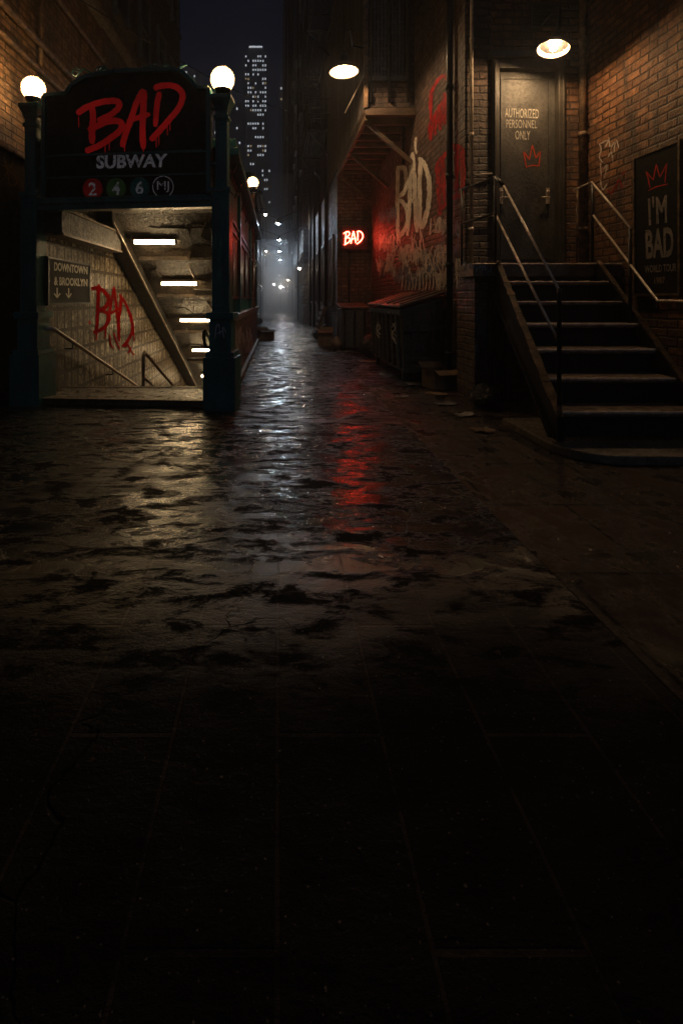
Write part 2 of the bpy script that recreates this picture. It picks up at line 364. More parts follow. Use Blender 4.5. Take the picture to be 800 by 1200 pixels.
# ------------------------------------------------------------------ lettering and spray strokes, laid on real surfaces
def smooth_path(pts, sub=6):
    P = [Vector((p[0], p[1], 0)) for p in pts]; out = []
    for i in range(len(P) - 1):
        p0, p1, p2, p3 = P[max(i - 1, 0)], P[i], P[i + 1], P[min(i + 2, len(P) - 1)]
        for k in range(sub):
            t = k / sub
            out.append(0.5 * ((2 * p1) + (p2 - p0) * t + (2 * p0 - 5 * p1 + 4 * p2 - p3) * t * t + (3 * p1 - p0 - 3 * p2 + p3) * t ** 3))
    out.append(P[-1]); return out
def strokes(name, m, parent, plane, lines, width, off=0.004, jit=0.12, sharp=False, taper=True):
    """brush or spray strokes painted on a wall; lines are traced outlines, the ribbons lie on the wall plane"""
    mb = MB(); q = off
    for ln in lines:
        wd = width
        if isinstance(ln, tuple) and isinstance(ln[0], (int, float)): wd, ln = ln
        P = [Vector((p[0], p[1], 0)) for p in ln] if sharp else smooth_path(ln)
        if sharp:
            P2 = []
            for i in range(len(P) - 1): P2 += [P[i].lerp(P[i + 1], k / 4) for k in range(4)]
            P = P2 + [P[-1]]
        n = len(P); L = []; Rr = []
        for i in range(n):
            t = (P[min(i + 1, n - 1)] - P[max(i - 1, 0)])
            if t.length < 1e-6: t = Vector((1, 0, 0))
            t.normalize(); nn = Vector((-t.y, t.x, 0))
            e = 1.0
            if taper:
                e = min(1.0, 0.55 + 0.45 * min(i, n - 1 - i) / 2.0)
            a = wd / 2 * e
            L.append(P[i] + nn * a * (1 + random.uniform(-jit, jit))); Rr.append(P[i] - nn * a * (1 + random.uniform(-jit, jit)))
        vs = [plane.hit(p.x, p.y, q) for p in L] + [plane.hit(p.x, p.y, q) for p in Rr]
        mb.add(vs, [(i, i + 1, n + i + 1, n + i) for i in range(n - 1)])
        q += 0.0004
    return mb.build(name, m, parent)
def text(name, s, m, parent, plane, quad, off=0.004, bold=0.0, space=1.0):
    """lettering: the four corners (tl, tr, br, bl) are where the words sit on the surface"""
    cu = bpy.data.curves.new('t', 'FONT'); cu.body = s; cu.size = 1; cu.offset = bold; cu.resolution_u = 3; cu.space_character = space
    ob = bpy.data.objects.new('t', cu); COL.objects.link(ob)
    dg = bpy.context.evaluated_depsgraph_get()
    me = bpy.data.meshes.new_from_object(ob.evaluated_get(dg))
    bpy.data.objects.remove(ob); bpy.data.curves.remove(cu)
    xs = [v.co.x for v in me.vertices]; ys = [v.co.y for v in me.vertices]
    x0, x1, y0, y1 = min(xs), max(xs), min(ys), max(ys)
    tl, tr, br, bl = [Vector(p) for p in quad]; vs = []
    for v in me.vertices:
        a = (v.co.x - x0) / (x1 - x0); b = (v.co.y - y0) / (y1 - y0)
        p = bl.lerp(br, a).lerp(tl.lerp(tr, a), b); vs.append(plane.hit(p.x, p.y, off))
    fs = [tuple(p.vertices) for p in me.polygons]
    bpy.data.meshes.remove(me)
    return MB().add(vs, fs).build(name, m, parent)
def quadpx(x0, y0, x1, y1, tilt=0.0):
    d = (x1 - x0) * tilt
    return [(x0, y0), (x1, y0 + d), (x1, y1 + d), (x0, y1)]
def scribble(x0, y0, x1, y1, n, tall=1.0):
    out = []; x = x0; wd = (x1 - x0) / n
    for i in range(n):
        c = x0 + wd * (i + .5); hh = (y1 - y0)
        pts = []
        for k in range(random.randint(4, 6)):
            pts.append((c + random.uniform(-.55, .55) * wd, y0 + hh * random.uniform(0, 1)))
        out.append(pts)
    return out

# ------------------------------------------------------------------ ground
g = MB()
for x0, x1, y0, y1 in ((-70, 70, -8, 6.64), (-70, -2.94, 6.64, 14.4), (-0.84, 70, 6.64, 14.4), (-70, 70, 14.4, 330)):
    g.quad((x0, y0, 0), (x1, y0, 0), (x1, y1, 0), (x0, y1, 0))
g.build('ground', 'ground', kind='structure')
# raised pavement along the right, with its kerb stones
pv = MB(); pv.box(1.30, 4.24, -2, 6.9, -0.02, 0.005); pv.build('pavement', 'walk', kind='structure')

# ------------------------------------------------------------------ left brick building
lb = thing('brick_building', 'brown brick building at the left edge, warmly lit behind the left globe lamp', 'building', (-3.7, 5, 0))
MB().box(-4.6, -3.45, -3, 9.4, 0, 13).build('wall', 'brick_left', lb)
def pipe_run(name, m, parent, pts, r): return MB().tube(pts, r, 8).build(name, m, parent)
for z, r in ((4.55, .035), (4.93, .05), (5.9, .04)):
    pipe_run('pipe', 'rust', lb, [(-3.39, -2, z), (-3.39, 9.3, z + .03)], r)
pipe_run('pipe', 'rust', lb, [(-3.40, 6.87, 4.6), (-3.40, 6.87, 5.9)], .03)
lg = MB()
for z in (6.6, 9.6): lg.box(-3.45, -3.28, -3, 9.35, z, z + .16)
lg.build('ledge', 'concrete', lb, bevel=.01)
for yy in (3.4, 6.2, 8.2):
    for zz in (7.2, 10.2):
        wf = MB()
        wf.box(-3.46, -3.36, yy - .55, yy - .47, zz, zz + 1.7); wf.box(-3.46, -3.36, yy + .47, yy + .55, zz, zz + 1.7)
        wf.box(-3.46, -3.36, yy - .47, yy + .47, zz + 1.62, zz + 1.7); wf.box(-3.46, -3.32, yy - .6, yy + .6, zz - .1, zz)
        wf.box(-3.455, -3.39, yy - .47, yy + .47, zz + .8, zz + .86)
        fr = wf.build('window', 'frame', lb)
        MB().box(-3.455, -3.43, yy - .47, yy + .47, zz, zz + 1.62).build('pane', 'far_glass', fr)
bd = thing('notice_board', 'dark timber board with looped ochre scrawl on the left brick wall', 'board', (-3.42, 5.7, 0))
MB().box(-3.45, -3.40, 4.6, 6.42, .2, 3.15).build('panel', 'timber', bd)
fb = MB(); fb.box(-3.45, -3.36, 6.42, 6.50, .2, 3.23); fb.box(-3.45, -3.36, 4.6, 6.42, 3.15, 3.23); fb.build('frame', 'rust', bd, bevel=.006)
pl = Plane((-3.40, 0, 0), (1, 0, 0))
strokes('painted_loops', 'ochre', bd, pl, [[(9, 197), (5, 184), (10, 175), (16, 183), (14, 194), (9, 198)], [(9, 198), (20, 209), (17, 217), (11, 214), (9, 198)],
        [(0, 214), (6, 206), (9, 198), (2, 192)]], 1.3)

lb2 = thing('tenement', 'dark taller tenement rising behind the subway sign, bluish edge', 'building', (-3.6, 13, 0))
MB().box(-5.0, -3.47, 9.42, 17, 0, 19).build('wall', 'brick_grey', lb2)
for yy in (10.6, 12.4, 14.2, 16.0):
    for zz in (4.4, 7.4, 10.4, 13.4):
        wf = MB(); wf.box(-3.475, -3.39, yy - .5, yy - .42, zz, zz + 1.8); wf.box(-3.475, -3.39, yy + .42, yy + .5, zz, zz + 1.8)
        wf.box(-3.475, -3.39, yy - .42, yy + .42, zz + 1.7, zz + 1.8); wf.box(-3.475, -3.33, yy - .56, yy + .56, zz - .12, zz)
        wf.box(-3.475, -3.40, yy - .42, yy + .42, zz + .84, zz + .9)
        fr = wf.build('window', 'frame', lb2); MB().box(-3.475, -3.45, yy - .42, yy + .42, zz, zz + 1.7).build('pane', 'far_glass', fr)
MB().box(-3.47, -3.2, 9.42, 17.1, 18.6, 19.05).build('cornice', 'concrete', lb2); MB().box(-3.47, -3.36, 9.42, 17.05, 6.7, 6.85).build('string_course', 'concrete', lb2)

# ------------------------------------------------------------------ subway entrance
PA, PB = Vector((-3.035, 5.95, 0)), Vector((-0.655, 5.70, 0))      # the two front posts
ux = (PB - PA).normalized(); uy = Vector((-ux.y, ux.x, 0))
FM = Matrix(((ux.x, uy.x, 0, PA.x), (ux.y, uy.y, 0, PA.y), (0, 0, 1, 0), (0, 0, 0, 1)))   # local frame: x along the front, y inward
W = (PB - PA).length
se = thing('subway_entrance', 'dark green iron subway entrance with sign board, posts and side panels', 'subway entrance', (-1.85, 5.8, 0))
def post(x, full=True):
    p = MB(FM)
    p.box(x - .19, x + .19, -.19, .19, 0, .62); p.box(x - .165, x + .165, -.165, .165, .62, .68)
    p.box(x - .13, x + .13, -.13, .13, .68, 1.06); p.box(x - .16, x + .16, -.16, .16, 1.06, 1.14)
    p.box(x - .105, x + .105, -.105, .105, 1.14, 2.56); p.box(x - .12, x + .12, -.12, .12, 2.56, 2.61)
    p.box(x - .072, x + .072, -.072, .072, 2.61, 3.52); p.box(x - .088, x + .088, -.088, .088, 3.42, 3.47)
    p.add([(x + a * r, b * r, z) for z, r in ((3.52, .075), (3.58, .09), (3.66, .125), (3.70, .125)) for a, b in ((-1, -1), (1, -1), (1, 1), (-1, 1))],
          [(i * 4 + j, i * 4 + (j + 1) % 4, i * 4 + 4 + (j + 1) % 4, i * 4 + 4 + j) for i in range(3) for j in range(4)] + [(12, 13, 14, 15)])
    for sx in (-1, 1):                                                 # raised fillets on the shaft
        p.box(x + sx * .085 - .012, x + sx * .085 + .012, -.113, -.105, 1.2, 2.5); p.box(x + sx * .055 - .010, x + sx * .055 + .010, -.079, -.072, 2.66, 3.38)
        p.box(x + sx * .155 - .015, x + sx * .155 + .015, -.198, -.19, .06, .56)
    p.box(x - .07, x + .07, -.113, -.105, 1.2, 1.23); p.box(x - .07, x + .07, -.113, -.105, 2.47, 2.50); p.box(x - .04, x + .04, -.079, -.072, 3.35, 3.38)
    p.box(x - .14, x + .14, -.198, -.19, .06, .09); p.box(x - .14, x + .14, -.198, -.19, .53, .56)
    for zz in (2.9, 3.55): p.box(*sorted((x + (.07 if x < 1 else -.07), x + (.19 if x < 1 else -.19))), -.02, .02, zz, zz + .035)
    pp = p.build('post', 'green', se, bevel=.006)
    return pp
def globe_lamp(c, r, par, stem_r=.03):
    c = Vector(c)
    holder = MB().lathe([(.0, -r * 1.66), (r * .55, -r * 1.66), (r * .5, -r * 1.5), (stem_r * 1.2, -r * 1.42), (stem_r * 1.2, -r * 1.28), (r * .5, -r * 1.18), (r * .68, -r * .98),
                         (r * .72, -r * .84), (r * .66, -r * .80)], c, 24).build('lamp_holder', 'iron', par)
    prof = [(r * .6 * math.sin(0), -r)]
    prof = []
    for i in range(17):
        t = math.pi * i / 16; zz = -math.cos(t)
        prof.append((max(r * math.sin(t) * (1.0 + .03 * zz), 0.0004), r * 1.06 * zz))
    gl = MB().lathe(prof, c, 32).build('globe', 'globe', par)
    if par.type == 'EMPTY': MB().lathe([(max(a * .70, .0003), b * .70) for a, b in prof], c, 24).build('bulb', 'globe_bulb', gl)
    else: MB().lathe([(max(a * .70, .0003), b * .70) for a, b in prof], c, 24).build('bulb', 'globe_bulb', par)
for x in (0, W):
    pp = post(x); c = FM @ Vector((x, 0, 3.915)); globe_lamp(c, .142, pp)
hb = MB(FM); hb.box(.105, W - .105, -.07, .07, 2.39, 2.50); hb.box(.105, W - .105, -.09, .09, 2.46, 2.485)
hb.box(.105, W - .105, -.05, .05, 2.50, 2.545)
hb.build('lintel', 'green', se, bevel=.004)
# sign board: panel, mouldings, arched top frame
SB = Plane(FM @ Vector((0, -.045, 0)), -uy)
x0, x1 = .205, W - .185
pan = MB(FM); pan.box(x0, x1, -.045, .05, 2.545, 3.78)
arch = [(x0 + .26, 3.781), (x0 + .34, 3.90), (x0 + .50, 3.985), (x0 + .9, 4.03), (x1 - .42, 4.02), (x1 - .31, 4.0), (x1 - .19, 3.89), (x1 - .12, 3.781)]
pan.prism([(a, -.043, z) for a, z in arch], (0, .09, 0))
sign = pan.build('sign_board', 'sign_black', se)
tf = MB(FM)
edge = [(x0 - .03, 2.55), (x0 - .03, 3.80), (x0 + .26, 3.81), (x0 + .33, 3.91), (x0 + .50, 4.005), (x0 + .9, 4.05), (x1 - .42, 4.04), (x1 - .31, 4.02), (x1 - .19, 3.91), (x1 - .12, 3.81), (x1 + .03, 3.80), (x1 + .03, 2.55)]
for a, b in zip(edge[:-1], edge[1:]): tf.bar((a[0], -.02, a[1]), (b[0], -.02, b[1]), .05, .13, up=(0, 1, 0))
tf.build('sign_frame', 'green', se, bevel=.004)
ml = MB(FM)
for z in (2.78, 3.045): ml.box(x0, x1, -.058, -.046, z, z + .018)
ml.box(x0 + .05, x1 - .05, -.055, -.046, 3.06, 3.075)
ml.build('moulding', 'green', sign)
# wrought iron scrolls on top of the arch
sc_ = MB(FM)
def scroll(cx, cz, r0, turns, sgn, yy=0.0):
    pts = []
    for i in range(int(14 * turns) + 1):
        t = i / 14 * 2 * math.pi; r = r0 * (1 - i / (14 * turns) * .8)
        pts.append((cx + sgn * (r0 - r * math.cos(t)), yy, cz + r * math.sin(t)))
    return pts
for i in range(7):
    xx = x0 + .42 + i * .17; sc_.tube(scroll(xx, 4.07 + random.uniform(-.01, .03), .06 + random.uniform(-.015, .02), 1.4, random.choice((-1, 1))), .010, 6)
for i in range(5):
    a = x0 + .35 + i * .26
    sc_.tube([(a, 0, 4.04), (a + .1, -.02, 4.10 + random.uniform(-.02, .04)), (a + .22, 0, 4.07), (a + .36, .01, 4.12)], .011, 6)
sc_.build('scrollwork', 'green', se)
strokes('painted_word', 'sign_red_glow', sign, SB, [
    (7.2, [(90, 133), (100, 126), (112, 121), (125, 118), (136, 118), (140, 122), (136, 129), (126, 136), (114, 141)]),
    (7.2, [(103, 152), (114, 147), (126, 142), (136, 141), (143, 145), (140, 153), (130, 161), (118, 169), (107, 174), (100, 177)]),
    (7.4, [(108, 124), (109, 138), (108, 152), (108, 168)]),
    (7.0, [(168, 104), (160, 120), (152, 143), (146, 160), (143, 172)]),
    (7.2, [(169, 105), (168, 125), (167, 150), (168, 174)]),
    (6.0, [(149, 142), (160, 138), (176, 133)]),
    (6.6, [(187, 107), (184, 122), (182, 148)]),
    (7.0, [(180, 103), (190, 100), (202, 100), (211, 105), (214, 114), (208, 128), (196, 142), (185, 155), (176, 164)]),
    (1.2, [(92, 136), (92.3, 149)]), (1.0, [(123, 168), (123.2, 180)]), (1.0, [(128, 165), (128.1, 176)]), (1.3, [(146, 168), (146, 178)]), (1.1, [(168, 172), (168, 182)]),
    (1.0, [(186, 154), (186.2, 170)]), (1.2, [(183, 160), (183.2, 173)]), (1.0, [(196, 142), (196, 158)]), (1.0, [(199, 140), (199.2, 153)])], 7, off=.004, jit=.10)
text('painted_letters', 'SUBWAY', 'letter_glow', sign, SB, [(113, 181.5), (196.5, 179.5), (195, 195.5), (113, 197.5)], off=.006, bold=.035)
for ch, cx, cy, mm in (('2', 108.5, 221, 'disc_red_glow'), ('4', 136, 220.5, 'disc_green_glow'), ('6', 163.5, 219.5, 'disc_teal_glow')):
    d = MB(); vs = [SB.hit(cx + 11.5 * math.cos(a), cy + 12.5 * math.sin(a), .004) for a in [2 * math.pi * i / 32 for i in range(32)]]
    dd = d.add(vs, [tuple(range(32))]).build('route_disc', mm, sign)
    text('route_number', ch, 'letter_glow', dd, SB, quadpx(cx - 4.6, cy - 7.5, cx + 4.6, cy + 7.5), off=.007, bold=.02)
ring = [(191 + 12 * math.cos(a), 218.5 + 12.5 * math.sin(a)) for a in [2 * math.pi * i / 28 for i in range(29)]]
rg = strokes('route_ring', 'letter_glow', sign, SB, [ring], .9, off=.004, jit=.02, taper=False)
text('route_letters', 'MJ', 'letter_glow', rg, SB, quadpx(184, 212, 198, 225), off=.005)
# side of the entrance along the alley: low wall, cap, green panels, red trim, roof
SX = -0.68
MB().box(SX - .09, SX + .07, 5.92, 14.4, 0.0, .98).build('low_wall', 'concrete', se)
MB().box(SX - .13, SX + .12, 5.88, 14.45, .98, 1.08).build('wall_cap', 'concrete', se, bevel=.012)
MB().box(SX - .12, SX + .13, 5.90, 14.45, 0.0, .10).build('wall_base', 'concrete', se, bevel=.012)
strokes('scrawl', 'scrawl', se, Plane((SX + .07, 0, 0), (1, 0, 0)), scribble(275, 382, 296, 415, 13), 1.1)
strokes('scrawl', 'tag_paint', se, Plane(FM @ Vector((W, -.131, 0)), -uy), [[(252, 397), (253, 384), (256, 380), (258, 392)], [(254, 391), (262, 387)], [(262, 396), (261, 383), (265, 390)]], 1.1)
strokes('scrawl', 'disc_teal_glow', se, Plane(FM @ Vector((W, -.106, 0)), -uy), [[(256, 270), (252, 285), (259, 292), (254, 305)], [(261, 275), (257, 290), (262, 300)], [(254, 315), (258, 330)], [(259, 310), (256, 322), (261, 326)]], 1.4)
for yy in (8.0, 11.2, 14.35):
    MB().box(SX - .07, SX + .07, yy - .07, yy + .07, 1.08, 3.3).build('side_post', 'green', se, bevel=.006)
for a, b in ((6.0, 7.93), (8.07, 11.13), (11.27, 14.28)):
    MB().box(SX - .015, SX + .02, a, b, 1.32, 3.05).build('side_panel', 'green_panel', se)
    bl = MB()
    k = int((b - a) / .16)
    for i in range(k): MB().box(SX - .012, SX + .012, a + .08 + i * .16, a + .104 + i * .16, 1.08, 1.32).build('baluster', 'green', se)
    tr = MB()
    for z in (1.32, 2.28, 2.42, 3.02): tr.box(SX + .02, SX + .045, a, b, z - .018, z + .018)
    for q in (a + .03, b - .03, (a + b) / 2): tr.box(SX + .02, SX + .042, q - .016, q + .016, 1.338, 2.262)
    tr.build('panel_trim', 'red_trim', se)
rf = MB(); rf.box(-3.10, SX + .16, 6.0, 14.6, 3.2, 3.32); rf.box(SX - .1, SX + .2, 5.98, 14.62, 3.10, 3.20)
rf.build('roof', 'green', se, bevel=.01)
MB().box(-3.2, -3.05, 6.06, 14.5, 0, 3.2).build('back_wall', 'sign_black', se)
ra = MB()
for yy in (6.4, 7.4, 8.6, 9.8, 11, 12.2, 13.4): ra.bar((SX + .16, yy, 3.18), (SX + .02, yy, 2.86), .025, .025)
ra.build('bracket', 'green', se)

# two more globe lamps along the alley side
fl = thing('globe_lamp', 'globe street lamp half hidden behind the right entrance post', 'street lamp', (-.82, 8.0, 3.3), 'globe lamps beside the subway side wall')
MB().tube([(-.82, 8.0, 3.3), (-.82, 8.0, 3.48)], .05, 12).build('stem', 'green', fl); globe_lamp((-.82, 8.0, 3.70), .142, fl)
f2 = thing('globe_lamp', 'small farther globe street lamp on a slim ornate post beyond the subway', 'street lamp', (-.60, 14.9, 0), 'globe lamps beside the subway side wall')
f2.location = (-.62, 12.0, 1.08)
MB().lathe([(.07, 0), (.07, .1), (.045, .2), (.035, .6), (.035, 2.5), (.055, 2.54), (.035, 2.6), (.035, 2.78), (.07, 2.84), (.03, 2.88)], (-.62, 12.0, 1.08), 12).build('post', 'rust', f2)
globe_lamp((-.62, 12.0, 4.22), .142, f2)

# ------------------------------------------------------------------ stairwell under the entrance
sw = thing('subway_stairwell', 'tiled subway stairwell going down under the sign', 'stairwell', (-1.9, 7, 0))
th = MB(); th.prism([(-2.95, 5.86, .0), (-.84, 5.70, .0), (-.84, 6.63, .0), (-2.95, 6.63, .0)], (0, 0, .08))
th.build('threshold', 'pavers', sw, bevel=.012)
tn = MB(); tn.bar((-2.86, 5.86, .083), (-.88, 5.72, .083), .09, .012); tn.bar((-2.9, 6.58, .083), (-.86, 6.58, .083), .08, .012)
tn.build('nosing', 'rust', sw)
cs = lambda y: 2.42 - .517 * (y - 8.5)                                   # ceiling slope
XL, XR = -2.94, -.84
wl = MB()
wl.prism([(XL, 5.98, -.3), (XL, 5.98, 3.0), (XL, 7.4, 3.0), (XL, 22, cs(22) + .2), (XL, 22, -6.6), (XL, 17, -6.6), (XL, 6.6, -.9)], (-.1, 0, 0))
wl.build('tiled_wall', 'tile', sw)
wr = MB(); wr.prism([(XR, 6.64, -.9), (XR, 6.64, -.004), (XR, 14.4, -.004), (XR, 22, -.5), (XR, 22, -6.6), (XR, 17, -6.6)], (.1, 0, 0)); wr.build('tiled_wall', 'tile', sw)
MB().box(XL, XR, 22, 22.1, -7, -3).build('end_wall', 'tile', sw)
stp = MB(); z = .08; yy = 6.63; poly = []
while z > -6.2: z -= .165; stp.box(XL + .002, XR - .002, yy, yy + .29, z - .5, z); yy += .29
stp.box(XL + .002, XR - .002, yy, 22, z - .5, z)
stp.build('steps', 'step', sw)
ce = MB()
ce.box(XL, SX - .09, 6.05, 7.92, 2.72, 2.85)
ce.prism([(XL, 7.92, cs(7.92)), (XL, 21.9, cs(21.9)), (XL, 21.9, cs(21.9) + .25), (XL, 7.92, cs(7.92) + .25)], (SX - .09 - XL, 0, 0))
ce.build('ceiling', 'ceiling', sw)
for y_ in (9.1, 10.45, 12.2, 14.2):
    rb = MB(); rb.prism([(XL + .3, y_, cs(y_) - .001), (XL + .3, y_ + .1, cs(y_ + .1) - .001), (XL + .3, y_ + .1, cs(y_ + .1) - .07), (XL + .3, y_, cs(y_) - .07)], (1.85, 0, 0)); rb.build('ceiling_rib', 'ceiling', sw)
pb = MB()
for i in range(9):
    y_ = 8.0 + i * .9; xx = random.uniform(-1.7, -1.0); pb.tube([(xx, y_, cs(y_) - .03), (xx + random.uniform(-.3, .3), y_ + .45, cs(y_ + .45) - .03), (xx + random.uniform(-.2, .2), y_ + .9, cs(y_ + .9) - .03)], .016, 6)
pb.tube([(-1.02, 6.2, 2.68), (-1.02, 7.9, 2.68), (-1.02, 21, cs(21) - .05)], .03, 8)
pb.build('conduit', 'rust', sw)
random.seed(21)
for i in range(26):
    y_ = random.uniform(7.95, 14.5); xx = random.uniform(-2.55, -.95); a_, b_ = random.uniform(.12, .42), random.uniform(.12, .4)
    o_ = random.uniform(.004, .03)
    q_ = [(xx - a_ * random.uniform(.6, 1), y_ - b_ * random.uniform(.5, 1)), (xx + a_ * random.uniform(.4, 1), y_ - b_ * random.uniform(.3, 1)), (xx + a_ * random.uniform(.7, 1.1), y_ + b_ * random.uniform(0, .6)), (xx + a_ * random.uniform(0, .6), y_ + b_), (xx - a_ * random.uniform(.5, 1.1), y_ + b_ * random.uniform(.3, .9))]
    MB().prism([(u_, v_, min(cs(v_), cs(7.92)) - .003 - o_) for u_, v_ in q_], (0, 0, o_)).build('plaster_flake', 'flake' if i % 2 else 'ceiling', sw)
db = MB()
db.prism([(XL, 7.75, cs(7.75) + .02), (XL, 21.5, cs(21.5) + .02), (XL, 21.5, cs(21.5) - .26), (XL, 7.75, cs(7.75) - .26)], (.26, 0, 0))
db.build('slanted_beam', 'beam', sw, bevel=.01)
de = MB(); de.bar((XL + .27, 7.75, cs(7.75) - .25), (XL + .27, 21.4, cs(21.4) - .25), .03, .03); de.build('beam_edge', 'rail', sw)
du = MB(); du.box(XL, XL + .24, 5.99, 8.25, 2.13, 2.42); du.build('duct', 'ceiling', sw, bevel=.006)
de = MB(); de.box(XL, XL + .26, 5.99, 8.27, 2.10, 2.129); de.box(XL, XL + .26, 5.99, 8.27, 2.421, 2.45); de.build('duct_edge', 'rust', sw)
TW = Plane((XL, 0, 0), (1, 0, 0))
k = lambda pts: [(x / 2.5, 240 + y / 2.5) for x, y in pts]
strokes('graffiti', 'tile_spray', sw, TW, [
    (4.0, k([(290, 232), (288, 270), (286, 320), (283, 375)])), (4.5, k([(266, 246), (284, 244), (304, 252), (318, 274), (310, 298), (290, 310)])),
    (4.2, k([(292, 310), (312, 316), (320, 334), (308, 356), (290, 368), (272, 374)])),
    (3.2, k([(334, 240), (327, 280), (318, 325), (310, 358)])), (3.2, k([(334, 240), (340, 290), (346, 345), (350, 400)])), (3.0, k([(314, 322), (334, 312), (354, 300)])),
    (3.2, k([(356, 268), (352, 310), (348, 345), (350, 372)])), (3.2, k([(350, 262), (368, 290), (384, 330), (388, 368), (374, 398), (358, 415)])),
    (1.9, k([(283, 370), (282, 398)])), (1.8, k([(310, 358), (308, 392)])), (2.0, k([(366, 418), (374, 410), (384, 428), (394, 440)])), (2.0, k([(374, 436), (386, 416)])),
    (1.8, k([(322, 380), (324, 408), (334, 420)])), (1.8, k([(332, 372), (342, 402), (352, 424)])), (2.5, k([(262, 338), (263, 350)])), (1.5, k([(386, 320), (390, 362), (394, 400)]))], 3, jit=.18)
cg = MB()
strokes('graffiti', 'ochre', sw, Plane((0, 8.0, 2.719), (0, 0, -1)), [[(210, 259), (214, 255), (218, 262), (222, 257)], [(216, 264), (221, 268), (224, 262)], [(224, 258), (228, 263), (225, 268)], [(229, 258), (234, 262), (231, 268)]], 1.2)

# handrails in the stairwell
hr = thing('handrail', 'steel handrail running down the tiled wall', 'handrail', (-2.8, 6, .9), 'subway handrails')
MB().tube([(-2.93, 5.99, .93), (-2.84, 6.0, .93), (-2.82, 6.06, .91), (-2.82, 9.87, -.55), (-2.82, 13.5, -2.0)], .026, 10).build('rail', 'rail', hr)
br = MB()
for y_ in (6.6, 8.2, 9.6): zz = .91 - .383 * (y_ - 6.06); br.tube([(-2.935, y_, zz - .09), (-2.83, y_, zz - .09), (-2.82, y_, zz - .02)], .012, 6)
br.build('bracket', 'iron', hr)
hr = thing('handrail', 'short centre handrail with newel in the middle of the stairwell', 'handrail', (-2.2, 7.85, -.6), 'subway handrails')
MB().tube([(-2.2, 7.85, -.6), (-2.2, 7.85, .36), (-2.2, 7.92, .41), (-2.2, 8.05, .36), (-2.2, 10.5, -.72), (-2.2, 13, -1.9)], .028, 10).build('rail', 'rust', hr)
MB().tube([(-2.2, 7.88, .0), (-2.2, 10.5, -1.1), (-2.2, 13, -2.3)], .018, 8).build('lower_rail', 'rust', hr)
hr = thing('handrail', 'handrail end bent round beside the right entrance post', 'handrail', (-.95, 6.2, .5), 'subway handrails')
MB().tube([(-.86, 6.2, .66), (-.93, 6.18, .68), (-.95, 6.16, .8), (-.95, 6.2, .88), (-.95, 6.3, .88), (-.95, 9.5, -.42)], .022, 10).build('rail', 'iron', hr)

# direction sign on the tiles
ds = thing('direction_sign', 'dark wall sign for downtown trains with two arrows on the tiles', 'sign', (XL, 6.7, 1.5))
DS = Plane((XL + .045, 0, 0), (1, 0, 0))
def on(pl_, x, y): return pl_.hit(x, y)
sp = MB(); q = [on(DS, 57, 300), on(DS, 104.5, 307), on(DS, 104.5, 354), on(DS, 57, 355)]
y0, y1 = q[0].y, q[1].y; zt, zb = q[0].z, q[3].z
spb = MB().box(XL, XL + .045, y0, y1, zb, zt - .03).build('sign_plate', 'sign_black', ds)
ft = MB(); ft.box(XL, XL + .055, y0 - .03, y0, zb - .03, zt); ft.box(XL, XL + .055, y1, y1 + .03, zb - .03, zt); ft.box(XL, XL + .055, y0, y1, zt - .03, zt); ft.box(XL, XL + .055, y0, y1, zb - .03, zb)
ft.build('frame', 'iron', ds)
text('lettering', 'DOWNTOWN', 'sign_cream', ds, DS, [(63.5, 306.5), (102.5, 312.5), (102.5, 321.5), (63.5, 317)], bold=.035)
text('lettering', '& BROOKLYN', 'sign_cream', ds, DS, [(63.5, 323.5), (102.5, 327), (102.5, 335.5), (63.5, 334)], bold=.035)
strokes('arrow', 'sign_cream', ds, DS, [[(67, 337), (67, 348)], [(63.5, 343.5), (67, 348.7), (70.5, 343.5)]], 1.5, sharp=True, jit=.02, taper=False)
strokes('arrow', 'sign_cream', ds, DS, [[(80.5, 337.5), (80.5, 348)], [(77.3, 343.5), (80.5, 348.7), (83.7, 343.5)]], 1.3, sharp=True, jit=.02, taper=False)

# tube lights on the sloping ceiling
tl = None
names = ['top tube light on the sloping subway ceiling', 'second tube light from the top in the stairwell', 'third tube light from the top in the stairwell',
         'fourth tube light down the stairwell, partly behind the post', 'fifth tube light far down the stairwell', 'lowest tube light deep in the stairwell']
for i, (y_, xx) in enumerate(((8.5, -2.18), (9.85, -2.02), (11.45, -1.96), (13.2, -1.98), (15.2, -2.05), (17.4, -2.2))):
    zz = cs(y_) - .11
    if tl is None:
        tl = thing('tube_light', names[0], 'ceiling light', (xx, y_, zz), 'tube lights on the stairwell ceiling')
        MB().box(xx - .38, xx + .38, y_ - .06, y_ + .06, zz + .035, zz + .085).build('housing', 'rust', tl, bevel=.006)
        MB().box(xx - .36, xx + .36, y_ - .045, y_ + .045, zz - .03, zz + .034).build('diffuser', 'tube', tl, bevel=.015)
        e = MB(); e.box(xx - .385, xx - .361, y_ - .055, y_ + .055, zz - .035, zz + .034); e.box(xx + .361, xx + .385, y_ - .055, y_ + .055, zz - .035, zz + .034)
        e.build('end_cap', 'iron', tl)
    else: copy_tree(tl, (xx, y_, zz), label=names[i])

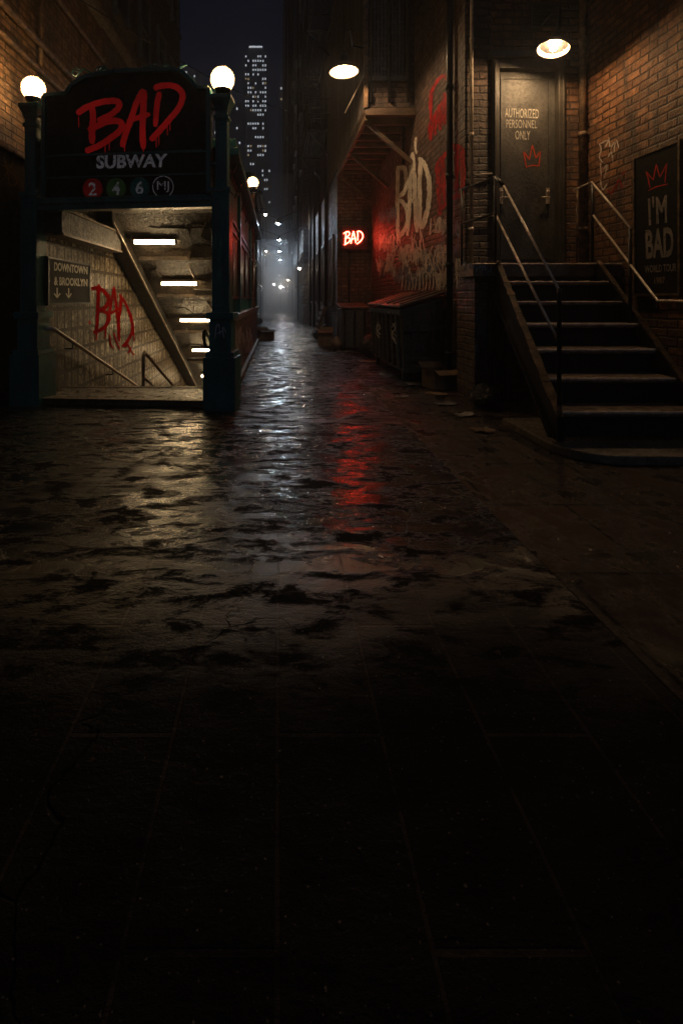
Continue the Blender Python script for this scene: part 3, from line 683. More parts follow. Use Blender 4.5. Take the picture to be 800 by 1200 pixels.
# ------------------------------------------------------------------ right-hand brick building
bb = thing('brick_building', 'brick building round the steel stair with a door, bare corner and graffiti wall', 'building', (3.6, 6.6, 0))
DY = 6.6; GX = 2.59; CXR = 4.245
gw = MB(); gw.box(GX, GX + .36, DY, 13.2, 0, 12); gw.build('graffiti_wall', 'brick_grey', bb)
dw = MB(); dw.box(GX + .362, 2.97, DY, DY + .3, 0, 12); dw.box(3.93, 5.0, DY, DY + .3, 0, 12); dw.box(2.972, 3.928, DY, DY + .3, 4.56, 12); dw.box(2.972, 3.928, DY, DY + .3, 0, 1.72)
dw.build('door_wall', 'brick_warm', bb)
swl = MB(); swl.box(CXR, 5.0, -3, DY - .002, 0, 12); side_wall = swl.build('side_wall', 'brick_warm', bb)
dr = MB(); dr.box(3.045, 3.855, DY + .05, DY + .11, 1.75, 4.46)
door = dr.build('door', 'door', bb, label='battered brown steel door with stencilled lettering')
pn = MB(); pn.box(3.10, 3.80, DY + .035, DY + .05, 1.85, 1.90); pn.box(3.10, 3.80, DY + .035, DY + .05, 4.36, 4.41); pn.box(3.10, 3.14, DY + .035, DY + .05, 1.90, 4.36); pn.box(3.76, 3.80, DY + .035, DY + .05, 1.90, 4.36)
pn.build('door_rib', 'door', door)
fr = MB()
fr.box(2.95, 3.042, DY - .05, DY + .12, 1.74, 4.60); fr.box(3.858, 3.95, DY - .05, DY + .12, 1.74, 4.60); fr.box(3.042, 3.858, DY - .05, DY + .12, 4.47, 4.60)
fr.box(2.90, 4.0, DY - .09, DY - .003, 4.602, 4.70); fr.box(2.97, 3.0, DY - .07, DY - .052, 1.75, 4.58); fr.box(3.90, 3.93, DY - .07, DY - .052, 1.75, 4.58)
fr.build('door_frame', 'frame', bb, bevel=.006)
for hx, sg in ((3.10, 1), (3.745, -1)):
    hd = MB(); hd.box(hx - .022, hx + .022, DY + .02, DY + .035, 2.62, 2.84); hd.tube([(hx, DY + .03, 2.70), (hx, DY - .02, 2.70), (hx + sg * .11, DY - .022, 2.70)], .011, 8); hd.tube([(hx, DY + .03, 2.79), (hx, DY + .0, 2.79)], .016, 8)
    hd.build('door_handle', 'rail', door)
DP = Plane((0, DY + .05, 0), (0, -1, 0))
text('lettering', 'AUTHORIZED', 'letter', door, DP, [(591.5, 126), (631, 127.5), (631, 138.5), (591.5, 137)], bold=.006, space=1.05)
text('lettering', 'PERSONNEL', 'letter', door, DP, [(593, 139.5), (629, 140.5), (629, 150), (593, 149.5)], bold=-.004, space=1.05)
text('lettering', 'ONLY', 'letter', door, DP, [(603.5, 152.5), (621, 153), (621, 163.5), (603.5, 163)], bold=.006, space=1.05)
k = lambda pts: [(560 + x / 3.333, y / 3.333) for x, y in pts]
strokes('painted_crown', 'orange_spray', door, DP, [k([(186, 652), (213, 644), (241, 647)]), k([(188, 650), (183, 622), (178, 590), (189, 606), (200, 622), (206, 592), (212, 565), (219, 592), (226, 616), (234, 602), (243, 590), (240, 622), (237, 648)])], 1.3, sharp=True, jit=.1)
# graffiti on the alley-facing wall
GP = Plane((GX, 0, 0), (-1, 0, 0))
k = lambda pts: [(440 + x / 5, 140 + y / 5) for x, y in pts]
strokes('graffiti', 'white_paint', bb, GP, [
    (4.6, k([(130, 270), (128, 400), (128, 560), (132, 710)])), (4.6, k([(124, 290), (165, 280), (178, 340), (172, 410), (135, 455)])), (4.8, k([(128, 470), (165, 490), (186, 550), (180, 620), (140, 690)])),
    (4.8, k([(212, 200), (204, 330), (198, 500), (186, 680)])), (4.8, k([(216, 190), (226, 330), (232, 500), (240, 660)])), (4.0, k([(200, 480), (218, 474), (236, 470)])),
    (5.0, k([(262, 240), (258, 380), (258, 520), (262, 640)])), (5.6, k([(252, 222), (290, 270), (312, 350), (314, 440), (302, 540), (270, 640)])),
    (2.6, k([(236, 100), (232, 150), (240, 200)])), (1.6, k([(140, 690), (142, 730)])), (1.6, k([(262, 640), (262, 680)]))], 4, jit=.2)
strokes('graffiti', 'red_spray', bb, GP, [
    (5.0, k([(320, 10), (322, 120)])), (5.0, k([(345, -30), (348, 90)])), (5.5, k([(372, -90), (378, 60)])), (5.5, k([(402, -160), (405, 30)])), (5.5, k([(428, -200), (432, -10)])), (4, k([(318, 20), (370, -60), (436, -180)])), (4.0, k([(322, 0), (330, -170), (400, -260), (440, -180)]))], 4, jit=.3)
strokes('graffiti', 'red_spray', bb, GP, [
    (5.5, k([(360, 250), (368, 400), (375, 560)])), (5.5, k([(392, 220), (396, 340), (398, 480)])), (6.0, k([(430, 170), (436, 300), (436, 450)])), (6.0, k([(468, 140), (474, 280), (470, 440)])), (6.0, k([(505, 170), (512, 290), (508, 440)])),
    (4.5, k([(360, 260), (420, 190), (470, 150), (520, 190)])), (4.5, k([(372, 540), (430, 470), (510, 440)]))], 5, jit=.3)
random.seed(5)
ln = []
for i in range(20):
    c = 146 + i * 20; hh = 735 + (i % 3) * 18 - (80 if i in (3, 4, 6) else 0) + max(0, i - 9) * 8
    ln.append((1.3 + .3 * random.random(), k([(c + random.uniform(-10, 10), hh), (c + random.uniform(-14, 14), hh + 60), (c + random.uniform(-16, 16), hh + 110), (c + random.uniform(-18, 18), hh + 150)])))
    ln.append((1.2, k([(c - 12, hh + 40 + random.uniform(-20, 60)), (c + 4, hh + 20 + random.uniform(-10, 60)), (c + 16, hh + 60 + random.uniform(-20, 60))])))
    ln.append((1.1, k([(c - 10, 930 + random.uniform(-30, 30)), (c + random.uniform(-8, 8), 880 + random.uniform(-20, 50)), (c + 12, 960 + random.uniform(-30, 30)), (c + 4, 1000)])))
strokes('graffiti', 'scrawl', bb, GP, ln, 1.2, jit=.25)
ln = []
for i in range(14):
    c = 345 + i * 13; hh = 690 + random.uniform(-40, 80)
    ln.append((1.2, k([(c, hh), (c + random.uniform(-10, 10), hh + 70), (c + random.uniform(-14, 14), hh + 120), (c + 8, hh + 150)])))
strokes('graffiti', 'blue_scrawl', bb, GP, ln, 1.2, jit=.25)
random.seed(9)
for cx_, cy_ in ((70, 720), (60, 860), (150, 905), (235, 930), (320, 880), (400, 780), (440, 640), (470, 860), (400, 940), (70, 560), (375, 620), (200, 780), (270, 800), (120, 790)):
    ln = []
    for q_ in range(11):
        c = cx_ + (q_ - 5) * 9; ln.append((random.uniform(.9, 1.6), k([(c + random.uniform(-14, 14), cy_ + random.uniform(-55, 55)) for _ in range(random.randint(4, 6))])))
    ln.append((1.2, k([(cx_ - 45, cy_ + random.uniform(-8, 8)), (cx_, cy_ + random.uniform(-8, 8)), (cx_ + 45, cy_ + random.uniform(-8, 8))])))
    strokes('graffiti', random.choice(('scrawl', 'scrawl', 'blue_scrawl')), bb, GP, ln, 1.0, off=.0035, jit=.3)
# pale tags on the corner of the side wall
SP = Plane((CXR, 0, 0), (-1, 0, 0))
for k2 in ([
    [(702, 168), (704, 175), (702, 184), (706, 190)], [(703, 168), (712, 164), (709, 172)], [(703, 190), (704, 205)], [(707, 198), (711, 193), (708, 208)], [(703, 210), (706, 222), (711, 214)], [(713, 160), (715, 172), (720, 166), (719, 178)], [(712, 184), (716, 178), (718, 190)], [(722, 163), (725, 174)]]): strokes('graffiti', 'scrawl', side_wall, SP, [k2], 1.5, jit=.3)
strokes('graffiti', 'red_spray', side_wall, SP, [[(712, 222), (716, 226), (722, 216)], [(722, 224), (725, 210), (729, 220)], [(728, 204), (733, 200)]], 1.6, jit=.3)
# drain pipes and conduits fixed to this building
def drain(x, y_, z0, z1, r, m='iron'):
    p = MB(); p.tube([(x, y_, z0), (x, y_, z1)], r, 12)
    zz = z0 + .5
    while zz < z1: p.lathe([(r, -.03), (r * 1.35, -.03), (r * 1.35, .03), (r, .03)], (x, y_, zz), 12); zz += 1.3
    return p.build('drainpipe', m, bb)
drain(4.17, DY - .07, 1.75, 11.5, .045, 'rust'); drain(2.66, DY - .05, 1.75, 11.5, .022, 'rail'); drain(2.52, 7.0, 0, 11.5, .045); drain(2.53, 9.6, 4.0, 11, .03)
pj = MB(); pj.tube([(2.66, DY - .05, 2.42), (2.97, DY - .05, 2.44)], .012, 6); pj.tube([(2.66, DY - .05, 3.0), (2.94, DY - .05, 3.02)], .012, 6); pj.build('conduit', 'rail', bb)
vb = MB(); vb.box(3.5, 3.9, DY - .04, DY - .002, 5.05, 5.35); [vb.box(3.52, 3.88, DY - .055, DY - .041, 5.08 + i * .06, 5.11 + i * .06) for i in range(4)]; vb.build('vent', 'iron', bb)
lw = MB(); lw.box(4.10, CXR - .002, -3, DY - .1, 7.6, 7.75); lw.build('ledge', 'concrete', bb)
for yy in (7.6, 9.8):
    wf = MB(); X = GX
    wf.box(X - .06, X - .002, yy - .55, yy - .47, 6.3, 8.0); wf.box(X - .06, X - .002, yy + .47, yy + .55, 6.3, 8.0); wf.box(X - .06, X - .002, yy - .47, yy + .47, 7.92, 8.0); wf.box(X - .1, X - .002, yy - .62, yy + .62, 6.2, 6.3)
    for i in range(6): wf.box(X - .05, X - .035, yy - .4 + i * .16 - .01, yy - .4 + i * .16 + .01, 6.3, 7.92)
    fo = wf.build('window', 'frame', bb); MB().box(X - .02, X - .003, yy - .47, yy + .47, 6.3, 7.92).build('pane', 'far_glass', fo)

MB().tube([(CXR - .025, 6.0, 5.9), (CXR - .025, 2.0, 6.0), (CXR - .025, -2, 6.0)], .03, 8).build('conduit', 'rust', bb)
# poster board on the side wall
po = thing('poster_board', 'black world tour poster board with a red crown on the right brick wall', 'poster', (CXR, 5.4, 1.4))
PP = Plane((CXR - .03, 0, 0), (-1, 0, 0))
ya, yb_ = 5.02, 5.63
MB().box(CXR - .03, CXR - .001, ya, yb_, 1.36, 2.95).build('board', 'poster_black', po)
ft = MB(); ft.box(CXR - .045, CXR - .001, yb_, yb_ + .025, 1.36, 2.975); ft.box(CXR - .045, CXR - .001, ya - .025, ya, 1.36, 2.975); ft.box(CXR - .045, CXR - .001, ya, yb_, 2.95, 2.975); ft.box(CXR - .045, CXR - .001, ya - .02, yb_ + .02, 1.335, 1.36)
ft.build('frame', 'rust', po)
k = lambda pts: [(730 + x * 70 / 494, 180 + y * 170 / 1200) for x, y in pts]
strokes('painted_crown', 'crown_red', po, PP, [k([(207, 305), (270, 272), (368, 248)]), k([(222, 285), (205, 200), (188, 143), (215, 178), (248, 215), (262, 140), (272, 85), (290, 150), (303, 192), (330, 140), (360, 78), (350, 160), (345, 240)])], 1.3, sharp=True, jit=.15)
text('lettering', "I'M", 'poster_letter', po, PP, [k([(203, 360)])[0], k([(360, 328)])[0], k([(362, 570)])[0], k([(212, 592)])[0]], bold=.022, space=1.05)
text('lettering', 'BAD', 'poster_letter', po, PP, [k([(182, 630)])[0], k([(415, 598)])[0], k([(415, 850)])[0], k([(188, 868)])[0]], bold=.03, space=1.0)
text('lettering', 'WORLD TOUR', 'poster_letter', po, PP, [k([(175, 925)])[0], k([(438, 905)])[0], k([(438, 970)])[0], k([(178, 985)])[0]], bold=.02)
text('lettering', '1987', 'poster_faint', po, PP, [k([(255, 1022)])[0], k([(345, 1018)])[0], k([(345, 1070)])[0], k([(257, 1076)])[0]], bold=.02)

# ------------------------------------------------------------------ steel stair to the door
st = thing('steel_staircase', 'rusty steel staircase with seven worn steps climbing to the door landing', 'staircase', (3.1, 4.0, 0))
z0, rs, d0, d1 = .12, .231, 4.03, 5.86
xl = lambda d: 2.72 + .19 * (d - 5.86)
xr = lambda d: 3.90 + .19 * (d - 5.86)
pf = MB(); poly = []
for i in range(9):
    a = math.pi / 2 * i / 8; poly.append((2.62 - .38 * math.sin(a) + .1, 3.72 + .38 - .38 * math.cos(a), 0.0055))
poly = [(4.2, 3.66, .0055), (3.0, 3.70, .0055)] + [(2.72 - .42 * math.sin(a), 4.12 - .42 * math.cos(a), .0055) for a in [math.pi / 2 * i / 8 for i in range(9)]] + [(2.30, 4.9, .0055), (4.2, 4.9, .0055)]
pf.prism(poly, (0, 0, .075)); tag(pf.build('step_plinth', 'concrete', None, bevel=.012), 'low rounded concrete plinth at the foot of the steel stair', 'plinth')
for i in range(1, 7):
    d = d0 + (d1 - d0) * (i - 1) / 6; zt = z0 + rs * i; dep = (d1 - d0) / 6 + .03
    q = [(xl(d), d, zt - .045), (xr(d), d, zt - .045), (xr(d + dep), d + dep, zt - .045), (xl(d + dep), d + dep, zt - .045)]
    tr = MB().prism(q, (0, 0, .045)).build('tread', 'step', st, bevel=.006)
    MB().tube([(xl(d) + (xr(d) - xl(d)) * q_ / 40, d + .002 + random.uniform(-.003, .003), zt - .013 + random.uniform(-.003, .002)) for q_ in range(41)], [.017 * random.uniform(.72, 1.05) for q_ in range(41)], 8).build('nosing', 'rail', tr)
    rz = zt - rs + .001 if i > 1 else z0 + .002
    MB().prism([(xl(d), d + .05, rz), (xr(d), d + .05, rz), (xr(d), d + .05, zt - .0055), (xl(d), d + .05, zt - .0055)], (0, .012, 0)).build('riser', 'riser', st)
ld = MB(); ZL = z0 + rs * 7
ld.prism([(2.40, 5.86, ZL - .16), (4.23, 5.86, ZL - .16), (4.23, 6.545, ZL - .16), (2.60, 6.545, ZL - .16), (2.40, 6.3, ZL - .16)], (0, 0, .16))
land = ld.build('landing', 'concrete', st, bevel=.008)
MB().tube([(2.40 + 1.82 * q_ / 50, 5.862 + random.uniform(-.002, .003), ZL - .011 + random.uniform(-.003, .002)) for q_ in range(51)], [.017 * random.uniform(.72, 1.05) for q_ in range(51)], 8).build('nosing', 'rail', land)
MB().prism([(xl(5.86), 5.90, ZL - rs), (4.2, 5.90, ZL - rs), (4.2, 5.90, ZL - .162), (xl(5.86), 5.90, ZL - .162)], (0, .01, 0)).build('riser', 'riser', st)
strokes('scrawl', 'tag_paint', land, Plane((0, 5.86, 0), (0, -1, 0)), [[(541, 312), (544, 307), (546, 314), (542, 317)], [(549, 317), (551, 308), (553, 315), (556, 309)], [(558, 318), (559, 308), (563, 312), (559, 314)], [(565, 317), (567, 309), (569, 317)], [(571, 311), (574, 308), (575, 316), (572, 318)]], 1.2)
lwl = MB(); lwl.box(2.46, 4.2, 5.96, 6.54, .0055, ZL - .162); lwl.build('support_wall', 'brick_grey', st)
strokes('scrawl', 'blue_scrawl', st, Plane((0, 5.96, 0), (0, -1, 0)), scribble(558, 345, 576, 420, 12) + scribble(557, 400, 574, 450, 6), 1.0, off=.005)
stv = MB()
for i in range(6): stv.box(2.62 + i * .04, 2.637 + i * .04, 5.93, 5.959, .05, 1.5)
stv.build('support_slat', 'iron', st)
for f_, sx in ((xl, -1), (xr, 1)):
    s_ = MB(); o = .055 * sx
    a, b = 3.93, 5.84
    zA, zB = z0 + rs * .85, ZL + .02
    q = [(f_(a) + (0 if sx > 0 else -.055), a, zA), (f_(b) + (0 if sx > 0 else -.055), b, zB), (f_(b) + (0 if sx > 0 else -.055), b, zB - .42), (f_(a + .12) + (0 if sx > 0 else -.055), a + .12, z0 + .003), (f_(a) + (0 if sx > 0 else -.055), a, z0 + .003)]
    s_.prism(q, (.055, 0, 0)); sg = s_.build('stringer', 'iron', st)
    tp = MB(); xx = (.0275 if sx > 0 else -.0275); wd = .075 if sx < 0 else .05
    A_, B_ = Vector((f_(a) + xx, a, zA + .008)), Vector((f_(b) + xx, b, zB + .008)); t_ = 0.0
    while t_ < 1.0:
        e_ = min(1.0, t_ + random.uniform(.02, .09)); tp.bar(A_.lerp(B_, t_), A_.lerp(B_, e_ - .002), wd * random.uniform(.72, 1.05), .012 + random.uniform(0, .006)); t_ = e_; tp.build('flange', 'rust', sg)
    if sx < 0:
        t2 = MB(); t2.bar((f_(a + .1) - .075, a + .1, z0 + .02), (f_(b) - .075, b, zB - .40), .03, .03); t2.build('flange', 'iron', sg)
def rail(pts, r=.0115, m='rail', nm='rail'): return MB().tube(pts, r, 10).build(nm, m, st)
# left railing
L = lambda d, z: (xl(d) - .02, d, z)
rail([at(590, 217, 5.67), at(655, 340, 4.03)])
rail([at(580, 250, 6.0), at(653, 398, 4.06)], .0125)
rail([at(655, 339, 4.03) + Vector((0, 0, .01)), at(655, 340, 4.03) + Vector((0, 0, -.03)), Vector((at(655, 340, 4.03).x, 4.03, .125))], .018, 'iron', 'newel')
rail([at(580, 207, 5.8), Vector((at(580, 207, 5.8).x, 5.8, ZL))], .018, 'iron', 'newel'); rail([at(590, 217, 5.67), at(580, 207, 5.8)], .02, 'iron')
rail([at(581, 207, 5.8), at(540, 222, 6.53)], .018, 'iron'); rail([at(581, 249, 5.8), at(540, 262, 6.53)], .018, 'iron')
rail([at(541, 221, 6.5), Vector((at(541, 222, 6.5).x, 6.5, ZL))], .016, 'iron', 'newel')
for p_ in (Vector((at(655, 340, 4.03).x, 4.03, .122)), Vector((at(580, 207, 5.8).x, 5.8, ZL + .001))):
    fb_ = MB(); fb_.box(p_.x - .05, p_.x + .05, p_.y - .05, p_.y + .05, p_.z, p_.z + .012)
    for u_ in (-.034, .034):
        for v_ in (-.034, .034): fb_.tube([(p_.x + u_, p_.y + v_, p_.z + .012), (p_.x + u_, p_.y + v_, p_.z + .022)], .008, 6)
    fb_.build('foot_plate', 'rust', st)
# right railing
rail([at(672, 222, 6.4), at(693, 213, 5.90), at(738, 266, 5.04), at(738, 270, 5.04)]); e = at(738, 268, 5.04)
rail([e, Vector((e.x, e.y, z0 + rs * 3.4))], .018, 'iron', 'newel')
e = at(694, 214, 5.88); rail([e, Vector((e.x, e.y, ZL))], .018, 'iron', 'newel')
e = at(676, 222, 6.4); rail([e, Vector((e.x, e.y, ZL))], .014, 'rust', 'newel')
p2 = at(770, 352, 4.565); rail([at(695, 252, 5.86), p2, Vector((p2.x + .12, 4.2, p2.z - .01)), Vector((p2.x + .14, 3.9, p2.z - .02))], .0115)

# ------------------------------------------------------------------ warehouse lamps
def barn_lamp(label, c, r, arm, power_m='bulb', br_=.045):
    c = Vector(c); t = thing('wall_lamp', label, 'wall lamp', c, 'enamel shade lamps')
    k_ = r / .22
    prof = [(.22, 0), (.215, .012), (.19, .05), (.15, .085), (.105, .12), (.075, .16), (.066, .215), (.06, .25), (.03, .27), (.022, .31)]
    sh = MB().lathe([(a * k_, b * k_) for a, b in prof], c, 32).build('lamp_shade', 'iron', t)
    MB().lathe([(.217 * k_, .0005), (.2115 * k_, .012), (.186 * k_, .047), (.146 * k_, .081), (.10 * k_, .114), (.001, .118 * k_)], c, 32).build('shade_lining', 'enamel', sh)
    bu = c + Vector((0, 0, .035 * k_)); pr = [(max(br_ * math.sin(math.pi * i / 10), .0005), -br_ * 1.1 * math.cos(math.pi * i / 10)) for i in range(11)]
    MB().lathe(pr, bu, 16).build('bulb', power_m, t)
    MB().tube([c + Vector((0, 0, .29 * k_))] + [c + Vector(a) for a in arm], .017 * k_, 8).build('arm', 'iron', t)
    return t
lc = at(648, 57, 6.05)
dl = barn_lamp('enamel barn lamp over the steel door at the head of the stair', lc, .185, [(0, 0, .50), (0, .03, .60), (0, .12, .66), (0, .55, .66)])
dl.rotation_euler = (R(-5), R(13), 0)
lc = at(403, 84, 8.45)
barn_lamp('enamel barn lamp hanging over the alley beside the corrugated wall', lc, .255, [(0, 0, .55), (.02, .02, .72), (.12, .05, .8), (.25, .62, .8), (1.63 - lc.x, .70, .8)], 'alley_bulb', .05)

# ------------------------------------------------------------------ overhanging metal-clad building
ov = thing('metal_clad_building', 'building with corrugated upper storey overhanging the alley above the neon sign', 'building', (2.0, 12, 0))
MB().box(1.65, 6, 13.2, 25.5, 0, 4.84).build('lower_wall', 'brick_grey', ov)
MB().box(1.70, 2.588, 9.05, 13.3, 4.90, 15).build('upper_storey', 'brick_grey', ov)
MB().box(1.70, 6, 13.3, 25.5, 4.842, 15).build('upper_wall', 'brick_grey', ov)
ds_ = MB(); ds_.box(1.65, 2.585, 9.0, 13.19, 4.80, 4.898)
for i in range(9): ds_.box(1.66, 2.58, 9.2 + i * .45, 9.28 + i * .45, 4.66, 4.799)
ds_.bar((1.68, 9.03, 4.76), (1.68, 13.2, 4.76), .06, .16); ds_.bar((1.65, 9.0, 4.77), (2.58, 9.0, 4.77), .16, .06)
ds_.build('overhang_floor', 'timber', ov)
for y_ in (9.15, 11.1, 13.0): MB().bar((1.72, y_, 4.66), (2.58, y_, 3.9), .06, .08).build('strut', 'timber', ov)
cg = MB(); n = 150; L_ = 25.4 - 9.04
pts = []
for i in range(n * 2 + 1):
    y_ = 9.04 + L_ * i / (n * 2); pts.append((1.655 + .022 * math.cos(math.pi * i), y_))
vs = [(a, b, 4.90) for a, b in pts] + [(a, b, 9.6) for a, b in pts]; nn = len(pts)
cg.add(vs, [(i, i + 1, nn + i + 1, nn + i) for i in range(nn - 1)])
cl = cg.build('cladding', 'corrugated', ov); sm = cl.modifiers.new('thick', 'SOLIDIFY'); sm.thickness = .004
cr = MB(); cr.bar((1.66, 9.0, 4.9), (1.66, 9.0, 15), .07, .07, up=(0, 1, 0)); cr.box(1.60, 1.70, 9.0, 25.4, 9.6, 9.7); cr.build('corner_trim', 'rust', ov)
fx = MB()
for X_, w_ in ((1.9, .26), (2.3, .26)):
    for zz in (5.5, 7.9):
        fx.box(X_ - w_ / 2 - .04, X_ + w_ / 2 + .04, 8.99, 9.049, zz - .08, zz); fx.box(X_ - w_ / 2 - .04, X_ + w_ / 2 + .04, 9.0, 9.049, zz + 1.6, zz + 1.68)
        for j in range(5): fx.box(X_ - w_ / 2 + j * w_ / 4 - .008, X_ - w_ / 2 + j * w_ / 4 + .008, 9.0, 9.03, zz, zz + 1.6)
fx.build('window_grille', 'corrugated', ov)
vt = MB()
for xx in (1.76, 2.1, 2.46): vt.tube([(xx, 9.0, 5.0), (xx, 9.0, 14)], .022, 8)
vt.build('standpipe', 'iron', ov)
for y_ in (14.5, 17, 19.5, 22, 24.4):
    wf = MB(); X = 1.65
    wf.box(X - .05, X - .002, y_ - .5, y_ - .43, 1.2, 3.2); wf.box(X - .05, X - .002, y_ + .43, y_ + .5, 1.2, 3.2); wf.box(X - .05, X - .002, y_ - .43, y_ + .43, 3.13, 3.2); wf.box(X - .08, X - .002, y_ - .55, y_ + .55, 1.1, 1.2)
    for i in range(5): wf.box(X - .045, X - .03, y_ - .36 + i * .18, y_ - .34 + i * .18, 1.2, 3.13)
    fo = wf.build('window', 'frame', ov); MB().box(X - .02, X - .003, y_ - .43, y_ + .43, 1.2, 3.13).build('pane', 'far_glass', fo)
for y_ in (15.8, 18.2, 20.9, 23.2): MB().tube([(1.6, y_, 0), (1.6, y_, 9.5)], .05, 8).build('drainpipe', 'iron', ov)
guy = thing('guy_wire', 'thin slanting guy rod between lamp and overhang edge', 'cable', at(430, 80, 8.9))
MB().tube([at(431, 78, 8.95), at(404, 132, 9.3)], .007, 6).build('wire', 'rail', guy)

# neon sign
ne = thing('neon_sign', 'glowing red neon sign on a dark backing board down the alley', 'neon sign', at(413, 290, 13.0))
NP = Plane((0, 13.0, 0), (0, -1, 0))
a, b = at(400, 266, 13.1), at(430.5, 292, 13.1)
MB().box(a.x, b.x, 13.08, 13.17, b.z, a.z).build('board', 'iron', ne, bevel=.01)
fm = MB(); fm.bar((a.x, 13.07, a.z), (b.x, 13.07, a.z), .03, .03); fm.bar((a.x, 13.07, b.z), (b.x, 13.07, b.z), .03, .03); fm.bar((a.x, 13.07, b.z), (a.x, 13.07, a.z), .03, .03, up=(0, 1, 0)); fm.bar((b.x, 13.07, b.z), (b.x, 13.07, a.z), .03, .03, up=(0, 1, 0))
fm.build('frame', 'iron', ne)
k = lambda pts: [(395 + x / 20, 255 + y / 20) for x, y in pts]
nl = [k([(150, 370), (200, 335), (260, 325), (292, 360), (270, 410), (185, 475)]), k([(200, 470), (270, 465), (300, 500), (280, 560), (220, 600), (168, 632)]), k([(205, 345), (200, 450), (188, 560), (185, 615)]),
      k([(378, 315), (350, 430), (335, 520), (318, 600)]), k([(384, 315), (410, 430), (430, 530), (438, 590)]), k([(335, 500), (380, 490), (435, 470)]),
      k([(480, 320), (484, 430), (480, 530)]), k([(462, 330), (500, 312), (560, 335), (600, 400), (590, 480), (540, 550), (460, 612)])]
for l_ in nl:
    P = [NP.hit(p.x, p.y) for p in smooth_path(l_, 5)]
    MB().tube(P, .0125, 6).build('neon_tube', 'neon', ne)
MB().tube([(a.x + .2, 13.12, b.z), (a.x + .2, 13.14, b.z - .6), (a.x + .22, 13.15, .8)], .02, 6).build('cable', 'iron', ne)

# ------------------------------------------------------------------ dumpster, bin, rubbish
dm = thing('dumpster', 'large dented steel dumpster with sloping rusty lid beside the graffiti wall', 'dumpster', (2.25, 8.5, .0))
bx = MB()
bx.add([(1.97, 7.45, .14), (2.54, 7.45, .14), (2.54, 9.75, .14), (1.97, 9.75, .14), (1.92, 7.38, 1.14), (2.56, 7.38, 1.30), (2.56, 9.82, 1.30), (1.92, 9.82, 1.14)], [(3, 2, 1, 0), (4, 5, 6, 7), (0, 1, 5, 4), (1, 2, 6, 5), (2, 3, 7, 6), (3, 0, 4, 7)])
bx.build('body', 'dump', dm, bevel=.012)
rbm = MB()
for i in range(7): y_ = 7.6 + i * .34; rbm.bar((1.945, y_, .2), (1.90, y_, 1.08), .05, .05, up=(0, 1, 0))
rbm.bar((1.915, 7.37, 1.08), (1.915, 9.83, 1.08), .06, .07)
rbm.bar((2.0, 7.42, .35), (2.52, 7.42, .35), .04, .06); rbm.bar((1.96, 7.36, .85), (2.54, 7.36, .85), .05, .10)
rbm.bar((2.1, 7.39, .35), (2.1, 7.36, 1.1), .05, .04, up=(1, 0, 0)); rbm.bar((2.4, 7.39, .35), (2.4, 7.36, 1.1), .05, .04, up=(1, 0, 0))
rbm.build('rib', 'dump', dm)
ldm = MB(); ldm.prism([(1.86, 7.30, 1.165), (2.565, 7.30, 1.385), (2.565, 8.58, 1.385), (1.86, 8.58, 1.165)], (0, 0, .035)); ldm.build('lid', 'dumplid', dm, bevel=.008)
ldm = MB(); ldm.prism([(1.86, 8.61, 1.175), (2.565, 8.61, 1.40), (2.565, 9.88, 1.40), (1.86, 9.88, 1.175)], (0, 0, .035)); ldm.build('lid', 'dumplid', dm, bevel=.008)
lr = MB()
for i in range(6): y_ = 7.42 + i * .45; lr.bar((1.90, y_, 1.222), (2.54, y_, 1.425), .05, .022)
lr.build('lid_rib', 'dumplid', dm)
strokes('scrawl', 'scrawl', dm, Plane((1.905, 0, 0), (-1, .0, .05)), [[(442, 377), (445, 384), (441, 390), (445, 396)], [(444, 376), (441, 386), (446, 392)], [(459, 378), (463, 384), (459, 391), (463, 399)], [(463, 378), (458, 386), (464, 394)], [(459, 395), (464, 403)]], 1.2, off=.05)
strokes('scrawl', 'blue_scrawl', dm, Plane((0, 7.38, 0), (0, -1, 0)), [[(482, 388), (484, 382), (487, 390)], [(486, 384), (490, 383)], [(494, 404), (496, 410)]], 1.0, off=.04)
whl = MB()
for x in (2.02, 2.48):
    for y_ in (7.6, 9.6):
        whl.tube([(x - .03, y_, .08), (x + .03, y_, .08)], .078, 14); whl.box(x - .04, x + .04, y_ - .04, y_ + .04, .12, .15)
whl.build('caster', 'iron', dm)
bn = thing('rubbish_bin', 'smaller metal rubbish bin beneath the neon sign', 'bin', (1.95, 12.4, 0))
b_ = MB(); b_.add([(1.66, 12.12, .06), (2.24, 12.12, .06), (2.24, 12.85, .06), (1.66, 12.85, .06), (1.62, 12.08, 1.05), (2.28, 12.08, 1.05), (2.28, 12.88, 1.05), (1.62, 12.88, 1.05)], [(3, 2, 1, 0), (4, 5, 6, 7), (0, 1, 5, 4), (1, 2, 6, 5), (2, 3, 7, 6), (3, 0, 4, 7)])
b_.build('body', 'dump', bn, bevel=.01)
MB().prism([(1.58, 12.03, 1.06), (2.32, 12.03, 1.06), (2.32, 12.92, 1.16), (1.58, 12.92, 1.16)], (0, 0, .04)).build('lid', 'dumplid', bn, bevel=.008)
bf = MB()
for x in (1.7, 1.95, 2.2): bf.bar((x, 12.10, .1), (x, 12.07, 1.0), .05, .04, up=(0, 1, 0))
for x in (1.72, 2.18):
    for y_ in (12.2, 12.75): bf.tube([(x - .03, y_, .03), (x + .03, y_, .03)], .03, 10)
bf.build('rib', 'iron', bn)

